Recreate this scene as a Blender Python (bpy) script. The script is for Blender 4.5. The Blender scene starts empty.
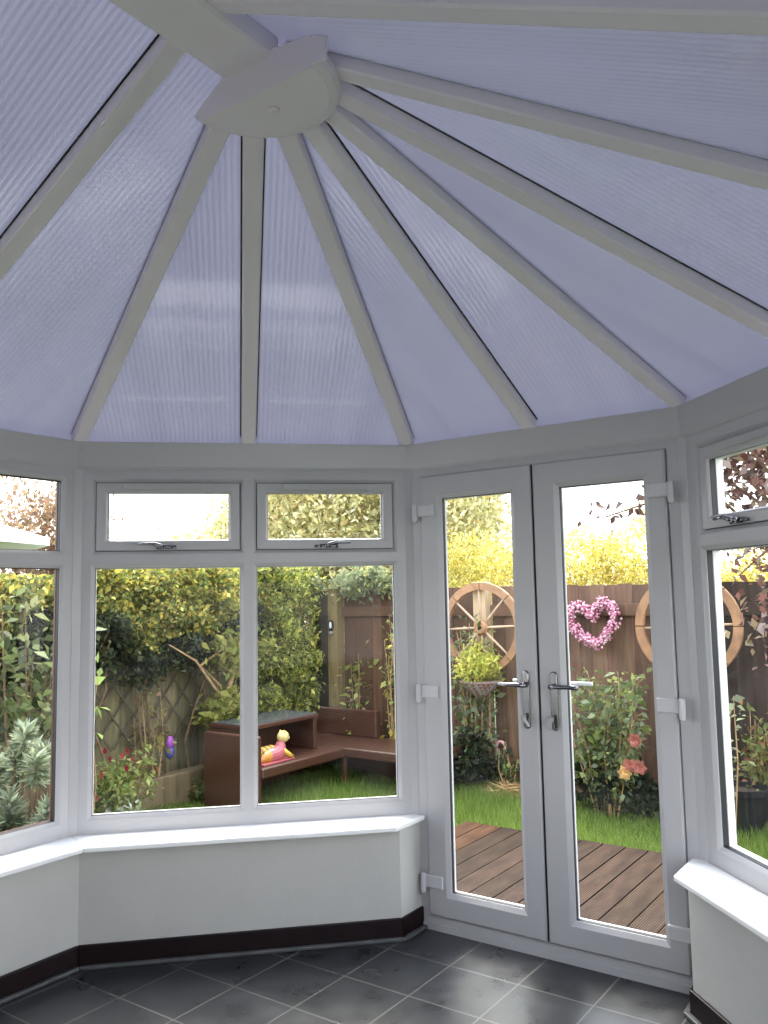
import bpy, math, random
import numpy as np
from mathutils import Vector, Matrix

random.seed(7)
COL = bpy.context.scene.collection
SC = bpy.context.scene
PI = math.pi

# ------------------------------------------------------------------ mesh builder
class MB:
    def __init__(s):
        s.v = []; s.f = []; s.uv = []; s.t = []; s.has_uv = False; s.has_t = False
    def add(s, verts, faces, uvs=None, tint=None):
        o = len(s.v)
        s.v += [tuple(p) for p in verts]
        for k, f in enumerate(faces):
            s.f.append([i + o for i in f])
            s.uv.append([uvs[i] for i in f] if uvs else [(0, 0)] * len(f))
            s.t.append(tint if tint else (1, 1, 1, 1))
        if uvs: s.has_uv = True
        if tint: s.has_t = True
        return s
    def hexa(s, p, tint=None):           # p: 8 points, bottom loop then top loop
        return s.add(p, [(3, 2, 1, 0), (4, 5, 6, 7), (0, 1, 5, 4), (1, 2, 6, 5), (2, 3, 7, 6), (3, 0, 4, 7)], tint=tint)
    def box(s, a, b, tint=None):
        (x0, y0, z0), (x1, y1, z1) = a, b
        return s.hexa([(x0, y0, z0), (x1, y0, z0), (x1, y1, z0), (x0, y1, z0),
                       (x0, y0, z1), (x1, y0, z1), (x1, y1, z1), (x0, y1, z1)], tint)
    def bar(s, p, q, w, h, up=(0, 0, 1), tint=None):   # rectangular bar from p to q
        p = Vector(p); q = Vector(q); d = (q - p).normalized()
        sd = d.cross(Vector(up)).normalized(); u = sd.cross(d).normalized()
        a = sd * w / 2; b = u * h / 2
        return s.hexa([p - a - b, p + a - b, q + a - b, q - a - b, p - a + b, p + a + b, q + a + b, q - a + b], tint)
    def tube(s, pts, r, n=8, cap=True, tint=None):
        pts = [Vector(p) for p in pts]; m = len(pts)
        rr = r if isinstance(r, (list, tuple)) else [r] * m
        V = []; F = []
        ref = None
        for i, p in enumerate(pts):
            d = (pts[min(i + 1, m - 1)] - pts[max(i - 1, 0)]).normalized()
            if ref is None:
                ref = Vector((0, 0, 1)) if abs(d.z) < .9 else Vector((1, 0, 0))
            a = d.cross(ref).normalized(); b = a.cross(d).normalized(); ref = b
            for k in range(n):
                t = 2 * PI * k / n
                V.append(p + (a * math.cos(t) + b * math.sin(t)) * rr[i])
        for i in range(m - 1):
            for k in range(n):
                F.append((i * n + k, i * n + (k + 1) % n, (i + 1) * n + (k + 1) % n, (i + 1) * n + k))
        if cap:
            F.append(tuple(range(n))[::-1]); F.append(tuple((m - 1) * n + k for k in range(n)))
        return s.add(V, F, tint=tint)
    def lathe(s, c, prof, n=16, axis='z', tint=None, rot=None):   # prof: (radius, height)
        V = []; F = []
        for (r, h) in prof:
            for k in range(n):
                t = 2 * PI * k / n
                p = Vector((r * math.cos(t), r * math.sin(t), h))
                if axis == 'y': p = Vector((p.x, -p.z, p.y))
                if axis == 'x': p = Vector((p.z, p.x, p.y))
                if rot is not None: p = rot @ p
                V.append(Vector(c) + p)
        m = len(prof)
        for i in range(m - 1):
            for k in range(n):
                F.append((i * n + k, i * n + (k + 1) % n, (i + 1) * n + (k + 1) % n, (i + 1) * n + k))
        F.append(tuple(range(n))[::-1]); F.append(tuple((m - 1) * n + k for k in range(n)))
        return s.add(V, F, tint=tint)
    def ball(s, c, r, n=8, m=6, tint=None):
        rx, ry, rz = r if isinstance(r, (tuple, list)) else (r, r, r)
        V = []; F = []
        for i in range(1, m):
            a = PI * i / m
            for k in range(n):
                t = 2 * PI * k / n
                V.append((c[0] + rx * math.sin(a) * math.cos(t), c[1] + ry * math.sin(a) * math.sin(t), c[2] + rz * math.cos(a)))
        top = len(V); V.append((c[0], c[1], c[2] + rz)); bot = len(V); V.append((c[0], c[1], c[2] - rz))
        for i in range(m - 2):
            for k in range(n):
                F.append((i * n + k, (i + 1) * n + k, (i + 1) * n + (k + 1) % n, i * n + (k + 1) % n))
        for k in range(n):
            F.append((top, k, (k + 1) % n)); F.append((bot, (m - 2) * n + (k + 1) % n, (m - 2) * n + k))
        return s.add(V, F, tint=tint)
    def prism(s, poly, z0, z1, tint=None):
        n = len(poly)
        V = [(x, y, z0) for x, y in poly] + [(x, y, z1) for x, y in poly]
        F = [tuple(range(n))[::-1], tuple(range(n, 2 * n))] + [(i, (i + 1) % n, n + (i + 1) % n, n + i) for i in range(n)]
        return s.add(V, F, tint=tint)
    def build(s, name, mat, parent=None, smooth=False, bevel=0, loc=None):
        me = bpy.data.meshes.new(name)
        if parent is not None: off = Vector(parent_world(parent))
        elif loc is not None: off = Vector(loc)
        else: off = Vector((0, 0, 0))
        me.from_pydata([tuple(Vector(p) - off) for p in s.v], [], s.f)
        if s.has_uv:
            l = me.uv_layers.new(name='UVMap')
            fl = [c for f in s.uv for p in f for c in p]
            l.data.foreach_set('uv', fl)
        if s.has_t:
            a = me.attributes.new('tint', 'FLOAT_COLOR', 'FACE')
            a.data.foreach_set('color', [c for t in s.t for c in t])
        if smooth:
            me.polygons.foreach_set('use_smooth', [True] * len(me.polygons))
        me.materials.append(mat)
        me.update()
        o = bpy.data.objects.new(name, me); COL.objects.link(o)
        if parent is not None: o.parent = parent
        elif loc is not None: o.location = loc
        if bevel:
            b = o.modifiers.new('bevel', 'BEVEL'); b.width = bevel; b.segments = 2; b.limit_method = 'ANGLE'
        return o

def parent_world(o):
    p = Vector((0, 0, 0))
    while o is not None:
        p += Vector(o.location); o = o.parent
    return p

def tag(o, label=None, cat=None, group=None, kind=None):
    if label: o['label'] = label
    if cat: o['category'] = cat
    if group: o['group'] = group
    if kind: o['kind'] = kind
    return o
def thing(name, loc, label, cat, group=None, kind=None):
    o = bpy.data.objects.new(name, None); COL.objects.link(o); o.location = loc
    o.empty_display_size = .1
    return tag(o, label, cat, group, kind)
def struct(name, loc, label, cat):
    return thing(name, loc, label, cat, None, 'structure')
def copy_tree(o, parent=None):
    c = o.copy(); COL.objects.link(c)
    if parent is not None: c.parent = parent
    for ch in [x for x in COL.objects if x.parent == o]:
        copy_tree(ch, c)
    return c

# ------------------------------------------------------------------ materials
def newmat(name):
    m = bpy.data.materials.new(name); m.use_nodes = True
    nt = m.node_tree; b = nt.nodes['Principled BSDF']
    return m, nt, b
def mat(name, col, rough=.5, metal=0, spec=.5, noise=0, nscale=8, bump=0, bscale=60, tint=False, col2=None, stretch=None):
    m, nt, b = newmat(name); N = nt.nodes; L = nt.links
    b.inputs['Base Color'].default_value = (*col, 1); b.inputs['Roughness'].default_value = rough
    b.inputs['Metallic'].default_value = metal; b.inputs['Specular IOR Level'].default_value = spec
    src = None
    if noise or col2 or bump:
        tc = N.new('ShaderNodeTexCoord'); mp = N.new('ShaderNodeMapping'); L.new(tc.outputs['Object'], mp.inputs[0])
        if stretch: mp.inputs['Scale'].default_value = stretch
    if noise or col2:
        nz = N.new('ShaderNodeTexNoise'); nz.inputs['Scale'].default_value = nscale; nz.inputs['Detail'].default_value = 5
        L.new(mp.outputs[0], nz.inputs['Vector'])
        cr = N.new('ShaderNodeValToRGB')
        a = tuple(c * (1 - noise) for c in col); d = col2 or tuple(min(1, c * (1 + noise)) for c in col)
        cr.color_ramp.elements[0].position = .3; cr.color_ramp.elements[1].position = .7
        cr.color_ramp.elements[0].color = (*a, 1); cr.color_ramp.elements[1].color = (*d, 1)
        L.new(nz.outputs['Fac'], cr.inputs[0]); src = cr.outputs[0]
    if tint:
        at = N.new('ShaderNodeAttribute'); at.attribute_name = 'tint'
        if src is None:
            src = at.outputs['Color']
        else:
            mx = N.new('ShaderNodeMix'); mx.data_type = 'RGBA'; mx.blend_type = 'MULTIPLY'; mx.inputs['Factor'].default_value = 1
            L.new(src, mx.inputs['A']); L.new(at.outputs['Color'], mx.inputs['B']); src = mx.outputs['Result']
    if src is not None: L.new(src, b.inputs['Base Color'])
    if bump:
        n2 = N.new('ShaderNodeTexNoise'); n2.inputs['Scale'].default_value = bscale; n2.inputs['Detail'].default_value = 4
        L.new(mp.outputs[0], n2.inputs['Vector'])
        bp = N.new('ShaderNodeBump'); bp.inputs['Strength'].default_value = bump; bp.inputs['Distance'].default_value = .01
        L.new(n2.outputs['Fac'], bp.inputs['Height']); L.new(bp.outputs[0], b.inputs['Normal'])
    return m

def leafmat(name, trans=.5, rough=.45):
    m, nt, b = newmat(name); N = nt.nodes; L = nt.links
    at = N.new('ShaderNodeAttribute'); at.attribute_name = 'tint'
    L.new(at.outputs['Color'], b.inputs['Base Color']); b.inputs['Roughness'].default_value = rough
    b.inputs['Specular IOR Level'].default_value = .2
    tr = N.new('ShaderNodeBsdfTranslucent'); L.new(at.outputs['Color'], tr.inputs['Color'])
    mx = N.new('ShaderNodeMixShader'); mx.inputs[0].default_value = trans
    L.new(b.outputs[0], mx.inputs[1]); L.new(tr.outputs[0], mx.inputs[2])
    L.new(mx.outputs[0], N['Material Output'].inputs['Surface'])
    return m

M = {}
M['upvc'] = mat('white_upvc', (.48, .47, .488), .28, noise=.015, nscale=3)
M['bar'] = mat('white_roof_bar', (.83, .765, .825), .35, noise=.015, nscale=3)
M['sill'] = mat('white_sill_board', (.93, .93, .93), .22)
M['gasket'] = mat('black_gasket', (.012, .012, .016), .5)
M['reveal'] = mat('white_outer_reveal', (.9, .9, .92), .4)
M['rose_reveal'] = mat('rosewood_reveal', (.10, .025, .02), .4)
M['chrome'] = mat('polished_chrome', (.25, .25, .27), .14, metal=1)
M['wall'] = mat('painted_plaster', (.52, .51, .485), .75, noise=.035, nscale=5, bump=.12, bscale=90)
M['skirt'] = mat('dark_mahogany_skirting', (.008, .0022, .0034), .4, spec=.25, noise=.4, nscale=12, stretch=(1, 1, 8))
M['strip'] = mat('grey_floor_edging', (.075, .078, .08), .5, noise=.2, nscale=20)
M['houseplaster'] = mat('house_wall_plaster', (.82, .81, .79), .8, noise=.04, nscale=4)
M['wood'] = mat('weathered_fence_wood', (.075, .048, .034), .8, noise=.35, nscale=5, bump=.4, bscale=40, tint=True, stretch=(6, 6, .6))
M['post'] = mat('weathered_post_wood', (.17, .13, .08), .8, noise=.3, nscale=6, bump=.3, bscale=40, tint=True, stretch=(4, 4, .5))
M['batten'] = mat('grey_batten_wood', (.085, .07, .045), .8, noise=.3, nscale=8)
M['wheelwood'] = mat('orange_brown_oak', (.36, .19, .095), .6, noise=.3, nscale=9, bump=.2, bscale=50)
M['spoke'] = mat('pale_spoke_wood', (.55, .38, .25), .6, noise=.2, nscale=10)
M['bark'] = mat('brown_bark', (.20, .12, .065), .85, noise=.4, nscale=15, bump=.4, bscale=60)
M['palebark'] = mat('flaky_pale_bark', (.16, .07, .05), .85, col2=(.42, .33, .28), nscale=26, bump=.5, bscale=60)
M['cane'] = mat('tan_cane', (.42, .27, .13), .7, noise=.3, nscale=15)
M['leaf'] = leafmat('leaf_tinted')
M['petal'] = leafmat('petal_tinted', .3)
M['soil'] = mat('dark_bed_soil', (.05, .035, .022), .95, noise=.5, nscale=12, bump=.6, bscale=30)
M['straw'] = leafmat('dry_straw', .2)
M['tableglass'] = mat('smoked_table_glass', (.09, .095, .10), .16)
M['darkpot'] = mat('black_plastic_pot', (.010, .010, .011), .6, spec=.25)
M['white'] = mat('white_gloss_paint', (.85, .85, .84), .35)
M['hinge'] = mat('white_hinge_plastic', (.56, .55, .575), .35)
M['canvas'] = mat('white_parasol_canvas', (.85, .85, .85), .8)
M['darkpole'] = mat('dark_metal_pole', (.03, .03, .03), .4)
M['black'] = mat('black_enamel', (.01, .011, .02), .2)
M['steel'] = mat('brushed_steel', (.32, .32, .33), .3, metal=1)
M['ornament'] = mat('glazed_ceramic_tinted', (1, 1, 1), .3, tint=True)
M['berry'] = mat('pink_berry', (1, 1, 1), .3, tint=True)
M['twig'] = mat('dark_twig', (.10, .045, .04), .8)
M['brick'] = None

# glass : thin pane, mixes a clear view with fresnel reflection
def glassmat():
    m = bpy.data.materials.new('window_glass'); m.use_nodes = True
    nt = m.node_tree; N = nt.nodes; L = nt.links; N.remove(N['Principled BSDF'])
    tr = N.new('ShaderNodeBsdfTransparent'); tr.inputs[0].default_value = (.96, .97, .965, 1)
    gl = N.new('ShaderNodeBsdfGlossy'); gl.inputs['Roughness'].default_value = .02
    fr = N.new('ShaderNodeFresnel'); fr.inputs[0].default_value = 1.45
    tc = N.new('ShaderNodeTexCoord')
    mp = N.new('ShaderNodeMapping'); mp.inputs['Scale'].default_value = (2.2, 2.2, 5)
    nz = N.new('ShaderNodeTexNoise'); nz.inputs['Scale'].default_value = 1.2; nz.inputs['Detail'].default_value = 6
    L.new(tc.outputs['Object'], mp.inputs[0]); L.new(mp.outputs[0], nz.inputs['Vector'])
    hf = N.new('ShaderNodeMath'); hf.operation = 'MULTIPLY'; hf.inputs[1].default_value = .3; L.new(fr.outputs[0], hf.inputs[0])
    mx = N.new('ShaderNodeMixShader'); L.new(hf.outputs[0], mx.inputs[0]); L.new(tr.outputs[0], mx.inputs[1]); L.new(gl.outputs[0], mx.inputs[2])
    # faint film of dirt
    df = N.new('ShaderNodeBsdfTranslucent'); df.inputs[0].default_value = (.8, .82, .85, 1)
    rp = N.new('ShaderNodeMapRange'); rp.inputs['From Min'].default_value = .45; rp.inputs['From Max'].default_value = .85
    rp.inputs['To Min'].default_value = 0.0; rp.inputs['To Max'].default_value = .02
    L.new(nz.outputs['Fac'], rp.inputs[0])
    m2 = N.new('ShaderNodeMixShader'); L.new(rp.outputs[0], m2.inputs[0]); L.new(mx.outputs[0], m2.inputs[1]); L.new(df.outputs[0], m2.inputs[2])
    L.new(m2.outputs[0], N['Material Output'].inputs['Surface'])
    return m
M['glass'] = glassmat()

# twin-wall polycarbonate: translucent lavender sheet, fluted by the UV across the slope
def polymat():
    m = bpy.data.materials.new('opal_polycarbonate'); m.use_nodes = True
    nt = m.node_tree; N = nt.nodes; L = nt.links; N.remove(N['Principled BSDF'])
    uv = N.new('ShaderNodeUVMap'); uv.uv_map = 'UVMap'
    sx = N.new('ShaderNodeSeparateXYZ'); L.new(uv.outputs[0], sx.inputs[0])
    mul = N.new('ShaderNodeMath'); mul.operation = 'MULTIPLY'; mul.inputs[1].default_value = 2 * PI / .021
    L.new(sx.outputs[0], mul.inputs[0])
    sn = N.new('ShaderNodeMath'); sn.operation = 'SINE'; L.new(mul.outputs[0], sn.inputs[0])
    mr = N.new('ShaderNodeMapRange'); mr.inputs['From Min'].default_value = -1
    L.new(sn.outputs[0], mr.inputs[0])
    nz = N.new('ShaderNodeTexNoise'); nz.inputs['Scale'].default_value = 1.0; nz.inputs['Detail'].default_value = 3
    mpp = N.new('ShaderNodeMapping'); mpp.inputs['Scale'].default_value = (6, .7, 1); L.new(uv.outputs[0], mpp.inputs[0]); L.new(mpp.outputs[0], nz.inputs['Vector'])
    ad = N.new('ShaderNodeMath'); ad.operation = 'MULTIPLY_ADD'; ad.inputs[1].default_value = .45
    L.new(mr.outputs[0], ad.inputs[0]); L.new(nz.outputs['Fac'], ad.inputs[2])
    cr = N.new('ShaderNodeValToRGB'); cr.color_ramp.elements[0].position = .25; cr.color_ramp.elements[1].position = 1.0
    cr.color_ramp.elements[0].color = (POLY[0] * .78, POLY[1] * .78, POLY[2] * .82, 1); cr.color_ramp.elements[1].color = (POLY[0] * 1.25, POLY[1] * 1.25, POLY[2] * 1.2, 1)
    L.new(ad.outputs[0], cr.inputs[0])
    tr = N.new('ShaderNodeBsdfTranslucent'); L.new(cr.outputs[0], tr.inputs[0])
    df = N.new('ShaderNodeBsdfDiffuse'); df.inputs[0].default_value = (.54, .54, .70, 1)
    mx = N.new('ShaderNodeMixShader'); mx.inputs[0].default_value = .45
    L.new(tr.outputs[0], mx.inputs[1]); L.new(df.outputs[0], mx.inputs[2])
    gl = N.new('ShaderNodeBsdfGlossy'); gl.inputs['Roughness'].default_value = .07
    bp = N.new('ShaderNodeBump'); bp.inputs['Strength'].default_value = .09; bp.inputs['Distance'].default_value = .003
    L.new(mr.outputs[0], bp.inputs['Height']); L.new(bp.outputs[0], gl.inputs['Normal'])
    fr = N.new('ShaderNodeFresnel'); fr.inputs[0].default_value = 1.5
    mnf = N.new('ShaderNodeMath'); mnf.operation = 'MINIMUM'; mnf.inputs[1].default_value = .30; L.new(fr.outputs[0], mnf.inputs[0])
    m2 = N.new('ShaderNodeMixShader'); L.new(mnf.outputs[0], m2.inputs[0]); L.new(mx.outputs[0], m2.inputs[1]); L.new(gl.outputs[0], m2.inputs[2])
    L.new(m2.outputs[0], N['Material Output'].inputs['Surface'])
    return m
POLY = (.062, .0625, .087)
M['poly'] = polymat()

def tilemat():
    m, nt, b = newmat('slate_floor_tile'); N = nt.nodes; L = nt.links
    tc = N.new('ShaderNodeTexCoord')
    sx = N.new('ShaderNodeSeparateXYZ'); L.new(tc.outputs['Object'], sx.inputs[0])
    def edge(sock, off):
        a = N.new('ShaderNodeMath'); a.operation = 'ADD'; a.inputs[1].default_value = -off + 30.5 * .305; L.new(sock, a.inputs[0])
        d = N.new('ShaderNodeMath'); d.operation = 'DIVIDE'; d.inputs[1].default_value = .305; L.new(a.outputs[0], d.inputs[0])
        f = N.new('ShaderNodeMath'); f.operation = 'FRACT'; L.new(d.outputs[0], f.inputs[0])
        s = N.new('ShaderNodeMath'); s.operation = 'SUBTRACT'; s.inputs[1].default_value = .5; L.new(f.outputs[0], s.inputs[0])
        ab = N.new('ShaderNodeMath'); ab.operation = 'ABSOLUTE'; L.new(s.outputs[0], ab.inputs[0])
        fl = N.new('ShaderNodeMath'); fl.operation = 'FLOOR'
        d2 = N.new('ShaderNodeMath'); d2.operation = 'ADD'; d2.inputs[1].default_value = .5; L.new(d.outputs[0], d2.inputs[0]); L.new(d2.outputs[0], fl.inputs[0])
        return ab.outputs[0], fl.outputs[0]
    ex, ix = edge(sx.outputs[0], -.006); ey, iy = edge(sx.outputs[1], .02)
    mn = N.new('ShaderNodeMath'); mn.operation = 'MINIMUM'; L.new(ex, mn.inputs[0]); L.new(ey, mn.inputs[1])
    mr = N.new('ShaderNodeMapRange'); mr.inputs['From Min'].default_value = .009; mr.inputs['From Max'].default_value = .014; L.new(mn.outputs[0], mr.inputs[0])
    cb = N.new('ShaderNodeCombineXYZ'); L.new(ix, cb.inputs[0]); L.new(iy, cb.inputs[1])
    wn = N.new('ShaderNodeTexWhiteNoise'); wn.noise_dimensions = '3D'; L.new(cb.outputs[0], wn.inputs['Vector'])
    nz = N.new('ShaderNodeTexNoise'); nz.inputs['Scale'].default_value = 7; nz.inputs['Detail'].default_value = 6; nz.inputs['Roughness'].default_value = .5
    L.new(tc.outputs['Object'], nz.inputs['Vector'])
    ad = N.new('ShaderNodeMath'); ad.operation = 'MULTIPLY_ADD'; ad.inputs[1].default_value = .25; L.new(wn.outputs['Value'], ad.inputs[0]); L.new(nz.outputs['Fac'], ad.inputs[2])
    cr = N.new('ShaderNodeValToRGB'); e = cr.color_ramp.elements
    e[0].position = .30; e[0].color = (.012, .013, .0155, 1); e[1].position = 1.0; e[1].color = (.045, .047, .054, 1)
    L.new(ad.outputs[0], cr.inputs[0])
    mx = N.new('ShaderNodeMix'); mx.data_type = 'RGBA'; L.new(mr.outputs[0], mx.inputs['Factor'])
    mx.inputs['A'].default_value = (.13, .125, .115, 1); L.new(cr.outputs[0], mx.inputs['B'])
    L.new(mx.outputs['Result'], b.inputs['Base Color'])
    rr = N.new('ShaderNodeMapRange'); rr.inputs['From Min'].default_value = .3; rr.inputs['From Max'].default_value = .7; rr.inputs['To Min'].default_value = .25; rr.inputs['To Max'].default_value = .36
    L.new(nz.outputs['Fac'], rr.inputs[0]); L.new(rr.outputs[0], b.inputs['Roughness'])
    bp = N.new('ShaderNodeBump'); bp.inputs['Strength'].default_value = .12; bp.inputs['Distance'].default_value = .004
    h = N.new('ShaderNodeMath'); h.operation = 'MULTIPLY_ADD'; h.inputs[1].default_value = .04; L.new(nz.outputs['Fac'], h.inputs[0]); L.new(mr.outputs[0], h.inputs[2])
    L.new(h.outputs[0], bp.inputs['Height']); L.new(bp.outputs[0], b.inputs['Normal'])
    return m
M['tile'] = tilemat()

def rattanmat():
    m, nt, b = newmat('brown_woven_rattan'); N = nt.nodes; L = nt.links
    tc = N.new('ShaderNodeTexCoord')
    w1 = N.new('ShaderNodeTexWave'); w1.bands_direction = 'Z'; w1.inputs['Scale'].default_value = 20; w1.inputs['Distortion'].default_value = .4
    w2 = N.new('ShaderNodeTexWave'); w2.bands_direction = 'DIAGONAL'; w2.inputs['Scale'].default_value = 24; w2.inputs['Distortion'].default_value = .4
    for w in (w1, w2): L.new(tc.outputs['Object'], w.inputs['Vector'])
    mu = N.new('ShaderNodeMath'); mu.operation = 'MULTIPLY'; L.new(w1.outputs['Fac'], mu.inputs[0]); L.new(w2.outputs['Fac'], mu.inputs[1])
    cr = N.new('ShaderNodeValToRGB'); cr.color_ramp.elements[0].color = (.045, .016, .009, 1); cr.color_ramp.elements[1].color = (.15, .058, .034, 1)
    L.new(mu.outputs[0], cr.inputs[0]); L.new(cr.outputs[0], b.inputs['Base Color']); b.inputs['Roughness'].default_value = .36; b.inputs['Specular IOR Level'].default_value = .75
    bp = N.new('ShaderNodeBump'); bp.inputs['Strength'].default_value = .4; bp.inputs['Distance'].default_value = .004
    L.new(mu.outputs[0], bp.inputs['Height']); L.new(bp.outputs[0], b.inputs['Normal'])
    return m
M['rattan'] = rattanmat()

def deckmat():
    m, nt, b = newmat('grooved_deck_board'); N = nt.nodes; L = nt.links
    tc = N.new('ShaderNodeTexCoord'); sx = N.new('ShaderNodeSeparateXYZ'); L.new(tc.outputs['Object'], sx.inputs[0])
    mul = N.new('ShaderNodeMath'); mul.operation = 'MULTIPLY'; mul.inputs[1].default_value = 2 * PI / .0121; L.new(sx.outputs[0], mul.inputs[0])
    sn = N.new('ShaderNodeMath'); sn.operation = 'SINE'; L.new(mul.outputs[0], sn.inputs[0])
    mr = N.new('ShaderNodeMapRange'); mr.inputs['From Min'].default_value = -.6; mr.inputs['From Max'].default_value = .3; L.new(sn.outputs[0], mr.inputs[0])
    nz = N.new('ShaderNodeTexNoise'); nz.inputs['Scale'].default_value = 6; nz.inputs['Detail'].default_value = 6
    mp = N.new('ShaderNodeMapping'); mp.inputs['Scale'].default_value = (3, .8, 1); L.new(tc.outputs['Object'], mp.inputs[0]); L.new(mp.outputs[0], nz.inputs['Vector'])
    cr = N.new('ShaderNodeValToRGB'); cr.color_ramp.elements[0].position = .3; cr.color_ramp.elements[1].position = .75
    cr.color_ramp.elements[0].color = (.036, .019, .012, 1); cr.color_ramp.elements[1].color = (.115, .068, .043, 1); L.new(nz.outputs['Fac'], cr.inputs[0])
    at = N.new('ShaderNodeAttribute'); at.attribute_name = 'tint'
    m1 = N.new('ShaderNodeMix'); m1.data_type = 'RGBA'; m1.blend_type = 'MULTIPLY'; m1.inputs['Factor'].default_value = 1
    L.new(cr.outputs[0], m1.inputs['A']); L.new(at.outputs['Color'], m1.inputs['B'])
    m2 = N.new('ShaderNodeMix'); m2.data_type = 'RGBA'; L.new(mr.outputs[0], m2.inputs['Factor']); m2.inputs['A'].default_value = (.022, .013, .009, 1)
    L.new(m1.outputs['Result'], m2.inputs['B']); L.new(m2.outputs['Result'], b.inputs['Base Color'])
    b.inputs['Roughness'].default_value = .65; b.inputs['Specular IOR Level'].default_value = .15
    bp = N.new('ShaderNodeBump'); bp.inputs['Strength'].default_value = .7; bp.inputs['Distance'].default_value = .004; L.new(mr.outputs[0], bp.inputs['Height']); L.new(bp.outputs[0], b.inputs['Normal'])
    return m
M['deck'] = deckmat()

# ------------------------------------------------------------------ leaves
def leaf_mesh(name, parent, P, size, pal, aspect=.5, seed=0, mat=None, up=.5, jitter=.35, dirs=None, fold=.25, dark=None):
    """one mesh holding all leaves of a plant. P: n x 3 world positions; dirs: optional leaf directions"""
    rng = np.random.default_rng(seed); n = len(P)
    if dirs is None:
        d = rng.normal(size=(n, 3)); d[:, 2] -= .25
    else:
        d = dirs + rng.normal(size=(n, 3)) * .15
    d /= np.linalg.norm(d, axis=1)[:, None]
    nn = rng.normal(size=(n, 3)); nn[:, 2] = np.abs(nn[:, 2]) + up
    nn -= (nn * d).sum(1)[:, None] * d; nn /= np.linalg.norm(nn, axis=1)[:, None]
    w = np.cross(d, nn)
    L = size * (1 + jitter * rng.normal(size=(n, 1))).clip(.4, 1.9)
    W = L * aspect * .5
    base = P - d * L * .5; tip = P + d * L * .5 - nn * L * .08
    le = P - d * L * .05 + w * W + nn * W * fold; ri = P - d * L * .05 - w * W + nn * W * fold
    V = np.stack([base, ri, tip, le], 1).reshape(-1, 3) - np.array(parent_world(parent))
    me = bpy.data.meshes.new(name)
    me.vertices.add(4 * n); me.vertices.foreach_set('co', V.astype(np.float32).ravel())
    me.loops.add(4 * n); me.loops.foreach_set('vertex_index', np.arange(4 * n, dtype=np.int32))
    me.polygons.add(n); me.polygons.foreach_set('loop_start', np.arange(0, 4 * n, 4, dtype=np.int32))
    me.polygons.foreach_set('loop_total', np.full(n, 4, dtype=np.int32))
    pal = np.array(pal); k = rng.integers(0, len(pal), n); c = pal[k] * (1 + .22 * rng.normal(size=(n, 1))).clip(.4, 1.7)
    if dark is not None: c = c * dark(P)[:, None]
    c = np.concatenate([c.clip(0, .95), np.ones((n, 1))], 1)
    a = me.attributes.new('tint', 'FLOAT_COLOR', 'FACE'); a.data.foreach_set('color', c.astype(np.float32).ravel())
    me.materials.append(mat or M['leaf']); me.update(calc_edges=True)
    o = bpy.data.objects.new(name, me); COL.objects.link(o); o.parent = parent
    return o

def clumps(seed, c, r, nc, per, sig, shell=.45, zmin=None):
    rng = np.random.default_rng(seed)
    d = rng.normal(size=(nc, 3)); d /= np.linalg.norm(d, axis=1)[:, None]
    rad = shell + (1 - shell) * rng.random((nc, 1)) ** .7
    cc = np.array(c) + d * rad * np.array(r)
    P = (cc[:, None, :] + rng.normal(size=(nc, per, 3)) * sig).reshape(-1, 3)
    if zmin is not None: P = P[P[:, 2] > zmin]
    return P
def boxclumps(seed, a, b, nc, per, sig):
    rng = np.random.default_rng(seed); a = np.array(a); b = np.array(b)
    cc = a + (b - a) * rng.random((nc, 3))
    return (cc[:, None, :] + rng.normal(size=(nc, per, 3)) * sig).reshape(-1, 3)

YG = [(.45, .40, .08), (.55, .46, .10), (.36, .36, .09), (.24, .28, .07), (.50, .36, .07)]
GOLD = [(.82, .70, .17), (.88, .78, .25), (.70, .62, .14), (.42, .40, .10), (.82, .62, .16), (.92, .86, .45)]
PALE = [(.82, .77, .42), (.88, .83, .52), (.62, .60, .31), (.80, .62, .30), (.42, .43, .19), (.90, .86, .62)]
GREEN = [(.16, .22, .07), (.22, .28, .09), (.13, .18, .06), (.28, .32, .11)]
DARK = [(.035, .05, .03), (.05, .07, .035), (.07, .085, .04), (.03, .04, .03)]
GREYG = [(.22, .27, .16), (.28, .32, .20), (.17, .22, .13), (.30, .33, .18)]
PURPLE = [(.22, .10, .08), (.28, .15, .12), (.14, .075, .07), (.42, .34, .31), (.26, .20, .12), (.10, .06, .055)]
AUT = [(.30, .17, .10), (.36, .23, .13), (.25, .16, .11), (.34, .25, .12)]

# ------------------------------------------------------------------ camera (solved from the photograph)
F_PX = 834.92; CAM = Vector((1.5567, -3.331, 1.505)); YAW, PIT, ROL = .6151, .0996, -.0193
fwd = Vector((-math.sin(YAW) * math.cos(PIT), math.cos(YAW) * math.cos(PIT), math.sin(PIT)))
rt = Vector((math.cos(YAW), math.sin(YAW), 0)); upv = rt.cross(fwd)
rt2 = math.cos(ROL) * rt + math.sin(ROL) * upv; up2 = -math.sin(ROL) * rt + math.cos(ROL) * upv
cd = bpy.data.cameras.new('camera'); co = bpy.data.objects.new('camera', cd); COL.objects.link(co)
mw = Matrix((rt2, up2, -fwd)).transposed().to_4x4(); mw.translation = CAM
co.matrix_world = mw
cd.sensor_fit = 'VERTICAL'; cd.sensor_height = 24; cd.lens = 24 * F_PX / 1024; cd.clip_start = .02
SC.camera = co

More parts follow.
